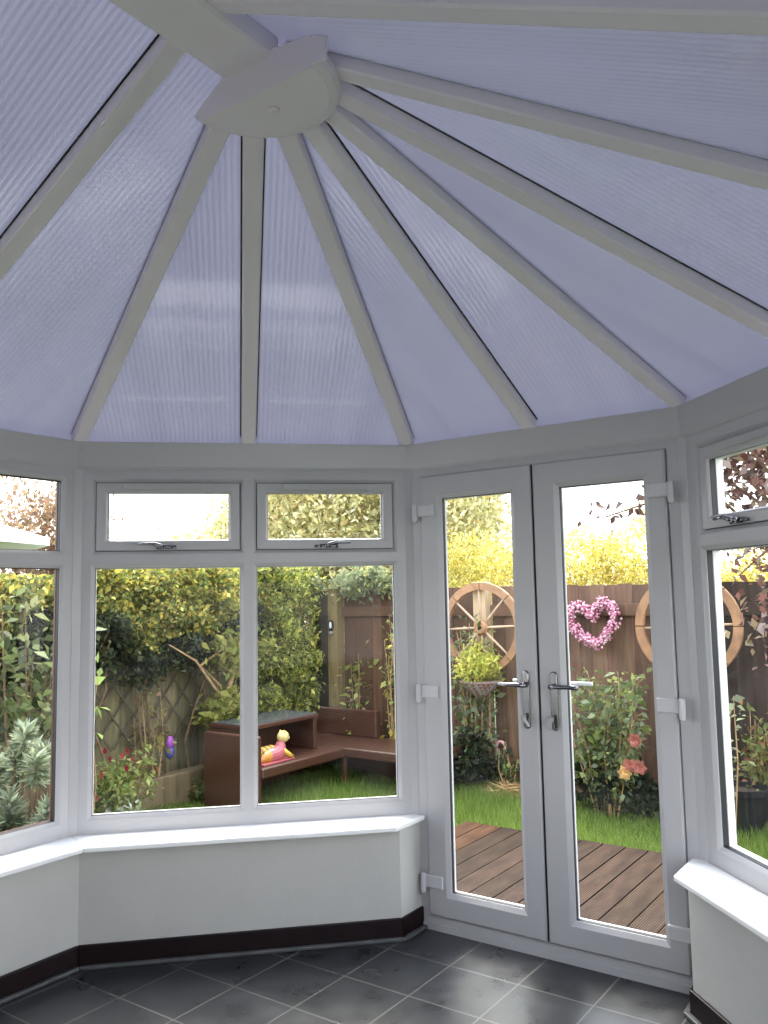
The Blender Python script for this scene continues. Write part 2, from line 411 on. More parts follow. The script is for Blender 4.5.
# ------------------------------------------------------------------ plan of the conservatory
W2 = .649; Lf = 1.522; q = math.sqrt(.5); XS = W2 + Lf * q; YB = -Lf * q; YH = -4.3
class Fr:
    def __init__(s, A, u, n): s.A = Vector(A); s.u = Vector(u); s.n = Vector(n)
    def __call__(s, t, z, d=0):
        p = s.A + s.u * t + s.n * d; return (p.x, p.y, z)
FD = Fr((0, 0), (1, 0), (0, -1))                       # door facet, t = x
FBL = Fr((-W2, 0), (-q, -q), (q, -q))                  # window pair left of the door
FBR = Fr((W2, 0), (q, -q), (-q, -q))                   # window right of the door
FL = Fr((-XS, YB), (0, -1), (1, 0))                    # left side
FR_ = Fr((XS, YB), (0, -1), (-1, 0))                   # right side
def fbox(mb, fr, t0, t1, z0, z1, d0, d1):
    return mb.hexa([fr(t0, z0, d0), fr(t1, z0, d0), fr(t1, z0, d1), fr(t0, z0, d1), fr(t0, z1, d0), fr(t1, z1, d0), fr(t1, z1, d1), fr(t0, z1, d1)])
def ring(mb, fr, t0, t1, z0, z1, prof):
    """mitred rectangular frame: prof = list of (inset from the outer rectangle (t,b,l,r may differ), depth)"""
    V = []; F = []
    for (o, d) in prof:
        l, r, b, t = o if isinstance(o, tuple) else (o, o, o, o)
        V += [fr(t0 + l, z0 + b, d), fr(t1 - r, z0 + b, d), fr(t1 - r, z1 - t, d), fr(t0 + l, z1 - t, d)]
    for i in range(len(prof) - 1):
        for k in range(4):
            F.append((i * 4 + k, i * 4 + (k + 1) % 4, (i + 1) * 4 + (k + 1) % 4, (i + 1) * 4 + k))
    mb.add(V, F)
def ins(m, e):
    return tuple(x + e for x in m)
def pane_quad(mb, fr, t0, t1, z0, z1, d):
    mb.add([fr(t0, z0, d), fr(t1, z0, d), fr(t1, z1, d), fr(t0, z1, d)], [(0, 1, 2, 3)])

def cell_profile(m, d0=0.0, back=-.062):
    """m: (left,right,bottom,top) widths from the cell border to the opening"""
    return [((0, 0, 0, 0), back), ((0, 0, 0, 0), d0 + .0), (ins(m, -.016), d0), (ins(m, -.010), d0 - .004), (m, d0 - .013), (ins(m, 0.0), d0 - .016)]
def glazing(parent, fr, t0, t1, z0, z1, d, tinted=False, g_=.018, rv=.012):
    """gasket, outer reveal and pane of one opening (t0..t1, z0..z1)"""
    g = MB(); ring(g, fr, t0, t1, z0, z1, [(-.004, d), (.0015, d - .001), (.0015, d - g_)]); g.build('gasket', M['gasket'], parent)
    r = MB(); ring(r, fr, t0, t1, z0, z1, [(.0005, d - g_), (.0035, d - g_ - .002), (.0035, d - g_ - rv)]); r.build('outer_reveal', M['rose_reveal'] if tinted else M['reveal'], parent)
    p = MB(); pane_quad(p, fr, t0, t1, z0, z1, d - g_ + .001); p.build('pane', M['glass'], parent)

ZS, ZGB, ZGT, ZSB, ZST, ZF, ZE = .496, .570, 1.6507, 1.7263, 2.0411, 2.10, 2.2225
def window(idx, fr, length, mull, sashes, label, first=.078, last=.078, tinted=False, handles=(), g_=.010, rv=.010):
    """mull: centre positions of mullions; sashes: which bays have an opening fanlight"""
    c = fr(length / 2, ZGB)
    root = struct('window_%d' % idx, (c[0], c[1], ZS), label, 'window')
    edges = [0] + list(mull) + [length]
    fm = MB()
    hw = .0365
    panes = []
    for i in range(len(edges) - 1):
        a, b = edges[i], edges[i + 1]
        ml = first if i == 0 else hw; mr = last if i == len(edges) - 2 else hw
        zc = (ZGT + ZSB) / 2
        ring(fm, fr, a, b, ZS - .004, zc, cell_profile((ml, mr, ZGB - ZS + .004, zc - ZGT)))
        ring(fm, fr, a, b, zc, ZF, cell_profile((ml, mr, ZSB - zc, ZF - ZST)))
        panes.append((a + ml, b - mr))
    fm.build('frame', M['upvc'], root)
    for i, (a, b) in enumerate(panes):
        glazing(root, fr, a, b, ZGB, ZGT, -.016, tinted, g_, rv)
        if i in sashes:
            sm = MB(); g = .003
            ring(sm, fr, a + g, b - g, ZSB + g, ZST - g, [(0, -.04), (0, -.006), (.002, -.004), (.036, -.004), (.043, -.008), (.049, -.018)])
            so = sm.build('opening_sash', M['upvc'], root)
            gk = MB(); ring(gk, fr, a - .002, b + .002, ZSB - .002, ZST + .002, [(0, -.0155), (.006, -.0155)]); gk.build('gasket', M['gasket'], so)
            glazing(so, fr, a + .052, b - .052, ZSB + .04, ZST - .047, -.018, tinted, g_, rv)
            # trickle vent on the top rail of the sash
            mid = (a + b) / 2; v = MB()
            fbox(v, fr, mid - .2, mid + .2, ZST - .034, ZST - .008, -.005, .015)
            fbox(v, fr, mid - .155, mid + .155, ZST - .027, ZST - .018, .015, .0175)
            v.build('trickle_vent', M['upvc'], so, bevel=.002)
            # espagnolette handle: rose plate, boss and lever
            hc, sgn = handles[i]
            h = MB(); zz = ZSB + .016
            fbox(h, fr, hc - .055, hc + .03, zz - .009, zz + .009, -.004, .004)
            p0 = fr(hc, zz, .002); p1 = fr(hc, zz, .03)
            h.tube([p0, p1], [.012, .010], 12)
            h.tube([fr(hc, zz, .024), fr(hc + sgn * .012, zz + .006, .034), fr(hc + sgn * .035, zz + .014, .036), fr(hc + sgn * .07, zz + .015, .034), fr(hc + sgn * .11, zz + .014, .030)],
                   [.010, .0095, .008, .006, .0055], 10)
            fbox(h, fr, hc - sgn * .058, hc - sgn * .04, zz - .007, zz + .005, 0, .012)
            h.build('handle', M['chrome'], so, smooth=True)
        else:
            glazing(root, fr, a, b, ZSB, ZST, -.016, tinted, g_, rv)
    return root

w1 = window(1, FL, abs(YH - YB), [.76, 1.52, 2.28], [], 'white side window at the left edge with fixed fanlight', tinted=True, first=.074, g_=.020, rv=.012)
w2 = window(2, FBL, Lf, [.7627], [0, 1], 'white double window with two opening fanlights left of the French doors', handles={0: (.40, -1), 1: (1.145, 1)})
w3 = window(3, FBR, Lf, [.7627], [0, 1], 'white window right of the French doors with chrome fanlight handle', first=.098, last=.098, handles={0: (.345, -1), 1: (1.15, 1)}, g_=.022, rv=.03)
w4 = window(4, FR_, abs(YH - YB), [.76, 1.52, 2.28], [], 'white side window beside the camera')

# sills: boards on the dwarf walls (children of their windows)
D1 = .135; D2 = .2026; WR = .6264; WS = .5964
def offs_corner_side(d, s):      # corner between the side wall and the angled facet, inset by d ; s = -1 left, +1 right
    n = Vector((-s * q, -q)); A = Vector((s * W2, 0)) + n * d; u = Vector((s * q, -q))
    t = (s * (XS - d) - A.x) / u.x
    p = A + u * t; return (p.x, p.y)
def offs_corner_door(d, w, s):
    n = Vector((-s * q, -q)); A = Vector((s * W2, 0)) + n * d; u = Vector((s * q, -q))
    t = (s * w - A.x) / u.x
    p = A + u * t; return (p.x, p.y)
def order(poly):
    a = sum(poly[i][0] * poly[(i + 1) % len(poly)][1] - poly[(i + 1) % len(poly)][0] * poly[i][1] for i in range(len(poly)))
    return poly if a > 0 else poly[::-1]
for s, wa, wb in ((-1, w2, w1), (1, w3, w4)):
    cs = offs_corner_side(D2, s); cdn = offs_corner_door(D2, WS, s)
    m = MB(); m.prism(order([(s * W2, -.002), (s * WS, -.002), cdn, cs, (s * XS, YB)]), ZS - .022, ZS); m.build('window_sill', M['sill'], wa, bevel=.006)
    m = MB(); m.prism(order([(s * XS, YB), cs, (s * (XS - D2), YH), (s * XS, YH)]), ZS - .022, ZS); m.build('window_sill', M['sill'], wb, bevel=.006)
    # dwarf walls
    cs = offs_corner_side(D1, s); cdn = offs_corner_door(D1, WR, s)
    ob = offs_corner_side(-.13, s)
    m = MB(); m.prism(order([(s * (W2 + .05), .12), (s * WR, .0), cdn, cs, (s * XS + s * .13, ob[1])]), -.3, ZS - .022)
    tag(m.build('wall_back_left' if s < 0 else 'wall_back_right', M['wall']), 'grey plastered dwarf wall under the %s angled window' % ('left' if s < 0 else 'right'), 'wall', kind='structure')
    m = MB(); m.prism(order([cs, (s * (XS - D1), YH), (s * (XS + .13), YH), (s * XS + s * .13, ob[1])]), -.3, ZS - .022)
    tag(m.build('wall_left' if s < 0 else 'wall_right', M['wall']), 'grey plastered dwarf wall under the %s side window' % ('left' if s < 0 else 'right'), 'wall', kind='structure')
    # skirting and grey edging
    def path(d, w): return [(s * w, -.004), offs_corner_door(d, w, s), offs_corner_side(d, s), (s * (XS - d), YH)]
    def band(d0, w0, d1, w1_, z0, z1, name, mt, label, bev):
        p0 = path(d0, w0); p1 = path(d1, w1_); m = MB()
        for i in range(3):
            m.prism(order([p0[i], p0[i + 1], p1[i + 1], p1[i]]), z0, z1)
        tag(m.build(name, mt, bevel=bev), label, 'skirting' if 'base' in name else 'trim', kind='structure')
    band(D1, WR, D1 + .014, WR - .014, .002, .092, 'baseboard_left' if s < 0 else 'baseboard_right', M['skirt'], 'dark mahogany skirting along the %s dwarf walls' % ('left' if s < 0 else 'right'), .004)
    band(D1 + .014, WR - .014, D1 + .036, WR - .036, .001, .016, 'trim_%d' % (1 if s < 0 else 2), M['strip'], 'grey edging strip on the floor along the %s skirting' % ('left' if s < 0 else 'right'), .004)

# floor
m = MB(); m.prism(order([(-W2, .02), (W2, .02), (XS + .1, YB), (XS + .1, YH), (-XS - .1, YH), (-XS - .1, YB)]), -.1, 0)
tag(m.build('floor', M['tile']), 'dark slate tiled conservatory floor', 'floor', kind='structure')
# house wall behind the camera
m = MB(); m.add([(-2.2, YH, -.3), (2.2, YH, -.3), (2.2, YH, 2.2), (0, YH, 3.3), (-2.2, YH, 2.2)], [(0, 1, 2, 3, 4)])
tag(m.build('wall_house', M['houseplaster']), 'plain plastered house wall at the back of the conservatory', 'wall', kind='structure')

# eaves ring beam (sloping inner face) and corner posts
def eaves():
    m = MB()
    def pts(d, z):
        def cor(d, s, lo):
            if lo: return offs_corner_side(d, s)
            n = math.tan(PI / 8) * d
            return (s * (W2 - n), -d)
        return [(-XS + d, YH, z), (*cor(d, -1, 1), z), (*cor(d, -1, 0), z), (*cor(d, 1, 0), z), (*cor(d, 1, 1), z), (XS - d, YH, z)]
    rings = [pts(-.06, ZF - .002), pts(.004, ZF - .002), pts(.010, ZF + .012), pts(.0246, ZE), pts(-.14, ZE), pts(-.14, ZF - .002)]
    V = [p for r in rings for p in r]; n = 6; k = len(rings)
    F = []
    for i in range(k):
        j = (i + 1) % k
        for a in range(n - 1): F.append((i * n + a, i * n + a + 1, j * n + a + 1, j * n + a))
    m.add(V, F)
    return m
tag(eaves().build('trim_3', M['upvc']), 'white eaves beam running round above the windows', 'trim', kind='structure')
pi_ = 4
for (x, y), nm in (((-XS, YB), 'left'), ((-W2, 0), 'left of the doors'), ((W2, 0), 'right of the doors'), ((XS, YB), 'right')):
    s = -1 if x < 0 else 1; door = abs(x) < 1
    if door: a0 = Vector((-s, 0)); a1 = Vector((s * q, -q))
    else: a0 = Vector((-s * q, q)); a1 = Vector((0, -1))
    bis = Vector((-s * math.sin(PI / 8), -math.cos(PI / 8))) if door else Vector((-s * math.cos(PI / 8), -math.sin(PI / 8)))
    c = Vector((x, y)); w = .021
    poly = [c + a0 * w + bis * .0015 - bis * .06, c + a0 * w + bis * .0015, c + a1 * w + bis * .0015, c + a1 * w + bis * .0015 - bis * .06]
    m = MB(); m.prism(order([tuple(p) for p in poly]), (.02 if door else ZS), ZF)
    tag(m.build('trim_%d' % pi_, M['upvc'], bevel=.002), 'white corner post of the bay, %s' % nm, 'trim', kind='structure'); pi_ += 1

# ------------------------------------------------------------------ French doors
fr = FD
fm = MB()
ring(fm, fr, -W2, W2, 0.0, ZF, [((0, 0, 0, 0), -.06), ((0, 0, 0, 0), 0), ((.066, .066, .05, .034), 0), ((.071, .071, .056, .038), -.008), ((.071, .071, .056, .038), -.045)])
fbox(fm, fr, -W2 + .02, W2 - .02, 0, .028, -.05, .012)
tag(fm.build('trim_8', M['upvc']), 'white door frame with threshold around the French doors', 'trim', kind='structure')
ZLB, ZLT = .066, 2.0625
def leaf(idx, x0, x1, g0, g1, s, label):
    root = struct('door_%d' % idx, ((x0 + x1) / 2, -.015, ZLB), label, 'door')
    m = MB(); l, r, b, t = g0 - x0, x1 - g1, .173 - ZLB, ZLT - 1.952
    mm = (l, r, b, t)
    ring(m, fr, x0, x1, ZLB, ZLT, [(0, -.05), (0, .009), (.006, .015), (ins(mm, -.020), .015), (ins(mm, -.014), .011), (mm, .002), (mm, -.003)])
    m.build('leaf_frame', M['upvc'], root)
    glazing(root, fr, g0, g1, .173, 1.952, -.003)
    hx = x0 if s < 0 else x1
    for z in (1.9, 1.06, .215):
        h = MB()
        fbox(h, fr, min(hx - s * .078, hx + s * .012), max(hx - s * .078, hx + s * .012), z - .028, z + .028, .013, .026)
        h.build('hinge', M['hinge'], root, bevel=.005)
        h2 = MB(); p = fr(hx + s * .022, z, .026)
        h2.tube([(p[0], p[1], z - .055), (p[0], p[1], z - .048), (p[0], p[1], z + .028), (p[0], p[1], z + .032)], [.008, .013, .013, .010], 12)
        h2.build('hinge_knuckle', M['hinge'], root, smooth=False)
    # handle: back plate with lever, lock cylinder; outside lever too
    px = -.057 if s < 0 else .072
    h = MB()
    poly = []
    for k in range(24):
        a = 2 * PI * k / 24; poly.append((.016 * math.cos(a), (.107 if math.sin(a) > 0 else -.107) + .016 * math.sin(a)))
    V = [fr(px + a, 1.05 + b, .015) for a, b in poly] + [fr(px + a, 1.05 + b, .021) for a, b in poly] + [fr(px + a * .8, 1.05 + b * .97, .025) for a, b in poly]
    F = [tuple(range(48, 72))] + [(i, (i + 1) % 24, 24 + (i + 1) % 24, 24 + i) for i in range(24)] + [(24 + i, 24 + (i + 1) % 24, 48 + (i + 1) % 24, 48 + i) for i in range(24)]
    h.add(V, F)
    hp = h.build('handle', M['chrome'], root)
    lv = MB(); zz = 1.112
    lv.tube([fr(px, zz, .022), fr(px, zz, .05)], [.011, .010], 14)
    sd = s
    lv.tube([fr(px - .006 * sd, zz, .052), fr(px + sd * .02, zz + .001, .055), fr(px + sd * .06, zz + .002, .056), fr(px + sd * .112, zz + .001, .053), fr(px + sd * .118, zz, .048)],
            [.010, .0095, .009, .0095, .007], 12)
    lv.build('lever', M['chrome'], hp, smooth=True)
    cy = MB(); cy.tube([fr(px, .985, .02), fr(px, .985, .032)], .009, 14); fbox(cy, fr, px - .006, px + .006, .952, .985, .02, .031)
    cy.build('lock_cylinder', M['chrome'], hp)
    ov = MB(); ov.tube([fr(px, zz, -.045), fr(px, zz, -.10)], .010, 10); ov.tube([fr(px, zz, -.10), fr(px + sd * .12, zz + .002, -.105)], [.010, .009], 10)
    ov.build('outside_lever', M['white'], root, smooth=True)
    return root
leaf(1, -.577, -.0055, -.464, -.107, -1, 'left white glazed French door leaf with chrome lever handle')
leaf(2, .0055, .577, .122, .486, 1, 'right white glazed French door leaf with chrome lever handle')
m = MB(); fbox(m, fr, -.0054, .0054, ZLB, ZLT, -.03, .003)
tag(m.build('trim_9', M['gasket']), 'black seal in the gap between the French door leaves', 'trim', kind='structure')
for px, nm, sw in ((-.057, 'left', -.5), (.072, 'right', .25)):
    r = thing('door_key', fr(px, .968, .032), 'small steel key left in the lock of the %s French door' % nm, 'key', 'keys in the French door locks')
    k = MB(); p = Vector(fr(px, .985, .033))
    k.tube([p, p + Vector((0, -.012, 0))], .004, 8)
    R = Matrix.Rotation(sw, 3, 'Y')
    k.lathe(p + Vector((0, -.022, 0)) + R @ Vector((0, 0, -.006)), [(.001, -.0015), (.013, -.0015), (.013, .0015), (.001, .0015)], 14, 'y')
    k.build('key_bow', M['steel'], r)
    k = MB(); k.bar(p + Vector((0, -.022, 0)) + R @ Vector((0, 0, -.014)), p + Vector((0, -.024, 0)) + R @ Vector((.006, 0, -.05)), .012, .003, up=(0, 1, 0))
    k.build('key_tag', M['steel'], r)

# ------------------------------------------------------------------ roof
ceil = struct('ceiling', (0, -1.7, 2.2), 'opal polycarbonate conservatory roof with white glazing bars', 'ceiling')
EX = Vector((0, -1.716, 3.034))                       # where the underside lines of the bars meet
EI = .0246; kA = math.tan(PI / 8) * EI
cA = {s: Vector((s * (W2 - kA), -EI, ZE)) for s in (-1, 1)}
cB = {s: Vector((*offs_corner_side(EI, s), ZE)) for s in (-1, 1)}
UPZ = Vector((0, 0, .047))
def panel(pts, along):
    """flat translucent sheet, UV in metres: u across the flutes (along = eaves direction)"""
    pts = [Vector(p) + UPZ for p in pts]
    nrm = (pts[1] - pts[0]).cross(pts[2] - pts[0]).normalized()
    a = Vector(along).normalized(); b = nrm.cross(a)
    m = MB(); m.add(pts, [tuple(range(len(pts)))], uvs=[((p - pts[0]).dot(a), (p - pts[0]).dot(b)) for p in pts])
    m.build('roof_panel', M['poly'], ceil)
def rafter(p, q_, nrm, w=.066, h=.05):
    p = Vector(p); q_ = Vector(q_)
    d = (q_ - p).normalized(); nrm = (Vector(nrm) - d * Vector(nrm).dot(d)).normalized()
    m = MB(); sd = d.cross(nrm).normalized()
    prof = [(-w / 2, h), (-w / 2, .006), (-w / 2 + .006, 0), (w / 2 - .006, 0), (w / 2, .006), (w / 2, h)]
    V = [x + sd * a + nrm * b for x in (p, q_) for a, b in prof]; n = 6
    m.add(V, [(i, (i + 1) % n, n + (i + 1) % n, n + i) for i in range(n)] + [tuple(range(n)), tuple(range(n, 2 * n))[::-1]])
    o = m.build('glazing_bar', M['bar'], ceil)
    g = MB(); V = [x + sd * a + nrm * b for x in (p, q_) for a, b in ((-w / 2 - .006, h - .009), (w / 2 + .006, h - .009), (w / 2 + .006, h - .003), (-w / 2 - .006, h - .003))]
    g.add(V, [(0, 1, 5, 4), (1, 2, 6, 5), (2, 3, 7, 6), (3, 0, 4, 7)])
    g.build('gasket', M['gasket'], o)
ext = 1.09
def outp(p):   # extend a point on the eaves outward so the sheet oversails
    return EX + (p - EX) * ext
eav = [cB[-1], (cB[-1] + cA[-1]) / 2, cA[-1], (cA[-1] + cA[1]) / 2, cA[1], (cA[1] + cB[1]) / 2, cB[1]]
for i in range(6):
    al = eav[i + 1] - eav[i]
    panel([EX, outp(eav[i]), outp(eav[i + 1])], al)
def nrm_of(a, b): 
    n = (b - EX).cross(a - EX).normalized()
    return n if n.z > 0 else -n
for i, e in enumerate(eav):
    nn = Vector((0, 0, 0))
    if i > 0: nn += nrm_of(eav[i - 1], e)
    if i < 6: nn += nrm_of(e, eav[i + 1])
    if i == 0: nn += Vector((-math.sin(.446), 0, math.cos(.446)))
    if i == 6: nn += Vector((math.sin(.446), 0, math.cos(.446)))
    d = (e - EX).normalized()
    rafter(EX + d * .10, e + d * .004, nn)
ys = {-1: [-1.91, -2.72, -3.53], 1: [-1.955, -2.74, -3.53]}
for s in (-1, 1):
    ny = [cB[s].y] + ys[s] + [YH]
    xe = s * (XS - EI)
    for i in range(len(ny) - 1):
        top0 = EX.y if i == 0 else ny[i]
        P0 = Vector((0, top0, EX.z)); P1 = Vector((0, ny[i + 1], EX.z)); Q0 = Vector((xe, ny[i], ZE)); Q1 = Vector((xe, ny[i + 1], ZE))
        o = Vector((s * .125, 0, -.060))
        panel([P0, P1, Q1 + o, outp(cB[s]) if i == 0 else Q0 + o], (0, 1, 0))
    for y in ys[s]:
        rafter((0, y, EX.z), (xe + s * .004, y, ZE), (s * math.sin(.446), 0, math.cos(.446)))
# ridge beam: boxed underside
m = MB(); hw = .092
prof = [(-hw, .08), (-hw, .008), (-hw + .008, 0), (hw - .008, 0), (hw, .008), (hw, .08)]
V = [(a, y, 2.975 + b) for y in (-1.72, YH) for a, b in prof]
m.add(V, [(i, (i + 1) % 6, 6 + (i + 1) % 6, 6 + i) for i in range(6)] + [tuple(range(6)), tuple(range(6, 12))[::-1]])
m.build('ridge_beam', M['bar'], ceil)
# half-round ridge end boss
m = MB(); K = 28; yc = -1.75; xc = .025; rings = [(.205, 2.884), (.226, 2.893), (.236, 2.905), (.236, 3.00)]
V = []
for r, z in rings:
    for k in range(K + 1):
        a = PI * k / K; X = xc + r * math.cos(a)
        if z > 2.95: z_ = 2.925 if 0 < k < K else (2.97 if k == 0 else 2.912)
        else: z_ = z
        V.append((X, yc + r * math.sin(a) * 1.05, z_))
n = K + 1; F = [tuple(range(n))]
for i in range(3):
    for k in range(K): F.append((i * n + k, (i + 1) * n + k, (i + 1) * n + k + 1, i * n + k + 1))
V += [(xc - .118, yc, 2.985), (xc + .07, yc, 2.99)]; F.append((0, n - 1, 2 * n - 1, 3 * n - 1, 4 * n - 1, 4 * n, 4 * n + 1, 3 * n, 2 * n, n))
m.add(V, F)
boss = m.build('ridge_end_boss', M['bar'], ceil)
m = MB(); m.lathe((xc, yc + .085, 2.8845), [(.016, 0), (.016, -.004), (.010, -.007), (.004, -.0075)], 16); m.build('screw_cap', M['bar'], boss)
m = MB(); m.box((xc + .215, yc - .004, 2.885), (xc + .262, yc + .004, 2.985)); m.build('end_flange', M['bar'], boss, bevel=.002)

# ------------------------------------------------------------------ garden: ground
GZ = -.22
m = MB(); m.add([(-25, -12, GZ - .02), (15, -12, GZ - .02), (15, 25, GZ - .02), (-25, 25, GZ - .02)], [(0, 1, 2, 3)])
tag(m.build('lawn', mat('lawn_soil', (.045, .075, .018), .95, noise=.4, nscale=7)), 'green lawn ground of the garden', 'ground', kind='structure')
rng = np.random.default_rng(5)
def grass(nb, name):
    P = np.concatenate([np.stack([rng.uniform(-4.1, 1.7, nb), rng.uniform(2.0, 3.5, nb)], 1), np.stack([rng.uniform(-4.2, -1.6, nb), rng.uniform(-.2, 2.0, nb)], 1)])
    keep = ~((P[:, 0] > -1.62) & (P[:, 1] < 2.06)); P = P[keep]; n = len(P)
    h = rng.uniform(.035, .095, n) * (1 + .5 * np.sin(P[:, 0] * 3.1 + P[:, 1] * 2.3)); a = rng.uniform(0, 2 * PI, n); w = rng.uniform(.003, .006, n)
    lean = rng.normal(size=(n, 2)) * .03
    z = np.full(n, GZ - .02)
    b0 = np.stack([P[:, 0] - np.cos(a) * w, P[:, 1] - np.sin(a) * w, z], 1); b1 = np.stack([P[:, 0] + np.cos(a) * w, P[:, 1] + np.sin(a) * w, z], 1)
    tp = np.stack([P[:, 0] + lean[:, 0], P[:, 1] + lean[:, 1], z + h + .02], 1)
    V = np.stack([b0, b1, tp], 1).reshape(-1, 3)
    me = bpy.data.meshes.new(name); me.vertices.add(3 * n); me.vertices.foreach_set('co', V.astype(np.float32).ravel())
    me.loops.add(3 * n); me.loops.foreach_set('vertex_index', np.arange(3 * n, dtype=np.int32))
    me.polygons.add(n); me.polygons.foreach_set('loop_start', np.arange(0, 3 * n, 3, dtype=np.int32)); me.polygons.foreach_set('loop_total', np.full(n, 3, dtype=np.int32))
    pal = np.array([(.20, .30, .06), (.26, .37, .08), (.16, .25, .05), (.34, .42, .12), (.38, .36, .15)])
    c = pal[rng.choice(5, n, p=[.3, .3, .2, .15, .05])] * (1 + .2 * rng.normal(size=(n, 1))).clip(.5, 1.6)
    at = me.attributes.new('tint', 'FLOAT_COLOR', 'FACE'); at.data.foreach_set('color', np.concatenate([c, np.ones((n, 1))], 1).astype(np.float32).ravel())
    me.materials.append(M['leaf']); me.update(calc_edges=True)
    o = bpy.data.objects.new(name, me); COL.objects.link(o)
    tag(o, 'short bright green grass of the lawn', 'grass', kind='stuff')
grass(60000, 'grass')

# deck
m = MB(); x = -1.60; k = 0
rr = random.Random(3)
xs = [-1.565 + .1465 * i for i in range(22)]
for i, x in enumerate(xs):
    v = rr.uniform(.85, 1.15)
    if x < -1.28: t = (1.75 * v, 1.25 * v, .80 * v, 1)
    elif x < -1.1: t = (.7, .68, .62, 1)
    else: t = (v, v * rr.uniform(.95, 1.03), v, 1)
    m.box((x, .075, -.148), (x + .1375, 2.04, -.12), tint=t)
m.box((-1.565, 2.0, -.24), (1.65, 2.03, -.15), tint=(.6, .6, .6, 1))
tag(m.build('deck', M['deck']), 'brown grooved timber deck outside the French doors', 'deck', kind='structure')
m = MB(); m.box((-1.2, .06, -.26), (1.2, .12, -.01)); 
tag(m.build('trim_10', M['upvc']), 'white outer door step under the French doors', 'trim', kind='structure')

# ------------------------------------------------------------------ fences
M['greywood'] = mat('mossy_grey_fence_wood', (.115, .105, .068), .85, noise=.35, nscale=5, bump=.4, bscale=40, tint=True, stretch=(6, 6, .6))
def fence_panel(a, b, axis, at, label, rails=(1.30,), top=1.56, tint=(1, 1, 1), group=None, side=-1):
    """axis 'x': runs along x at y=at, boards facing -y ; axis 'y': runs along y at x=at, boards facing +x"""
    c = (a + b) / 2
    root = thing('garden_fence', (c, at, GZ) if axis == 'x' else (at, c, GZ), label, 'fence', group)
    m = MB(); r = random.Random(int(abs(a * 97)) + 5)
    x = a
    while x < b - .02:
        w = min(.118, b - x); v = r.uniform(.72, 1.2); t = (tint[0] * v, tint[1] * v * r.uniform(.95, 1.04), tint[2] * v, 1)
        dz = r.uniform(-.006, .006); lap = .006 if int(round((x - a) / .118)) % 2 else 0
        if axis == 'x': m.box((x + .001, at + lap, GZ), (x + w + .004, at + .014 + lap, top + dz), tint=t)
        else: m.box((at - .014 - lap, x + .001, GZ), (at - lap, x + w + .004, top + dz), tint=t)
        x += .118
    m.build('boards', M['wood' if axis == 'x' else 'greywood'], root)
    for z in rails:
        m = MB()
        if axis == 'x': m.box((a, at - .035, z), (b, at - .002, z + .10), tint=(tint[0] * .95, tint[1] * .95, tint[2] * .9, 1))
        else: m.box((at + .002, a, z), (at + .035, b, z + .10), tint=(tint[0] * .95, tint[1] * .95, tint[2] * .9, 1))
        m.build('rail', M['wood'], root, bevel=.004)
    return root
def fence_post(x, y, label, top=1.60, w=.10, tint=(1, 1, 1), lo=1.0):
    root = thing('fence_post', (x, y, GZ), label, 'fence post', 'posts of the garden fence')
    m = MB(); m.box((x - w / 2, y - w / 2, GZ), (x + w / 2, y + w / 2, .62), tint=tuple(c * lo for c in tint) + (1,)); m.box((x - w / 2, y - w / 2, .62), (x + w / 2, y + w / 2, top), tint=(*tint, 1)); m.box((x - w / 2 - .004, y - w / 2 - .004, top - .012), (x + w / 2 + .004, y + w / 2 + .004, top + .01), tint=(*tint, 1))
    m.build('shaft', M['post'], root, bevel=.006)
    for z in (1.44, .5):
        m = MB(); m.lathe((x + .01, y - w / 2 - .002, z), [(.001, -.001), (.008, 0), (.008, .004), (.003, .006)], 10, 'y'); m.build('bolt', M['darkpole'], root)
    return root
FG = 'boards of the back garden fence'
fence_panel(-3.80, -2.22, 'x', 3.5, 'brown vertical board fence panel behind the rattan sofa', group=FG, tint=(1.35, 1.0, .70))
fence_panel(-2.08, -.36, 'x', 3.5, 'brown fence panel carrying the pink heart wreath', group=FG, tint=(2.15, 1.85, 1.6))  # tint lightened for the haze of reflections on the door glass
fence_panel(-.24, 1.65, 'x', 3.5, 'dark grey-brown fence panel seen through the right window behind the black pot', group=FG, tint=(.52, .48, .44))
fence_panel(-4.28, -3.93, 'x', 3.5, 'narrow fence board section in the corner behind the conifer', group=FG, tint=(.7, .8, .6))
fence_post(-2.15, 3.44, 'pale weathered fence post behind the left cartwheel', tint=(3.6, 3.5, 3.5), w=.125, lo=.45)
fence_post(-3.86, 3.44, 'green-tinged fence post with the oval plaque by the sofa', tint=(1.2, 1.12, .72), w=.12, top=1.58)
fence_post(-.30, 3.46, 'fence post behind the hub of the right cartwheel', tint=(.8, .8, .8))
SG = (1.15, 1.1, .82)
fence_panel(1.75, 3.45, 'y', -4.3, 'mossy side fence panel behind the rattan sofa arm', rails=(), top=1.35, tint=SG)
fence_panel(-.05, 1.75, 'y', -4.3, 'mossy side fence panel behind the diamond trellis', rails=(), top=1.35, tint=(1.6, 1.5, 1.15))
fence_panel(-1.85, -.05, 'y', -4.3, 'mossy side fence panel behind the spiky grey-green shrub', rails=(), top=1.35, tint=SG)

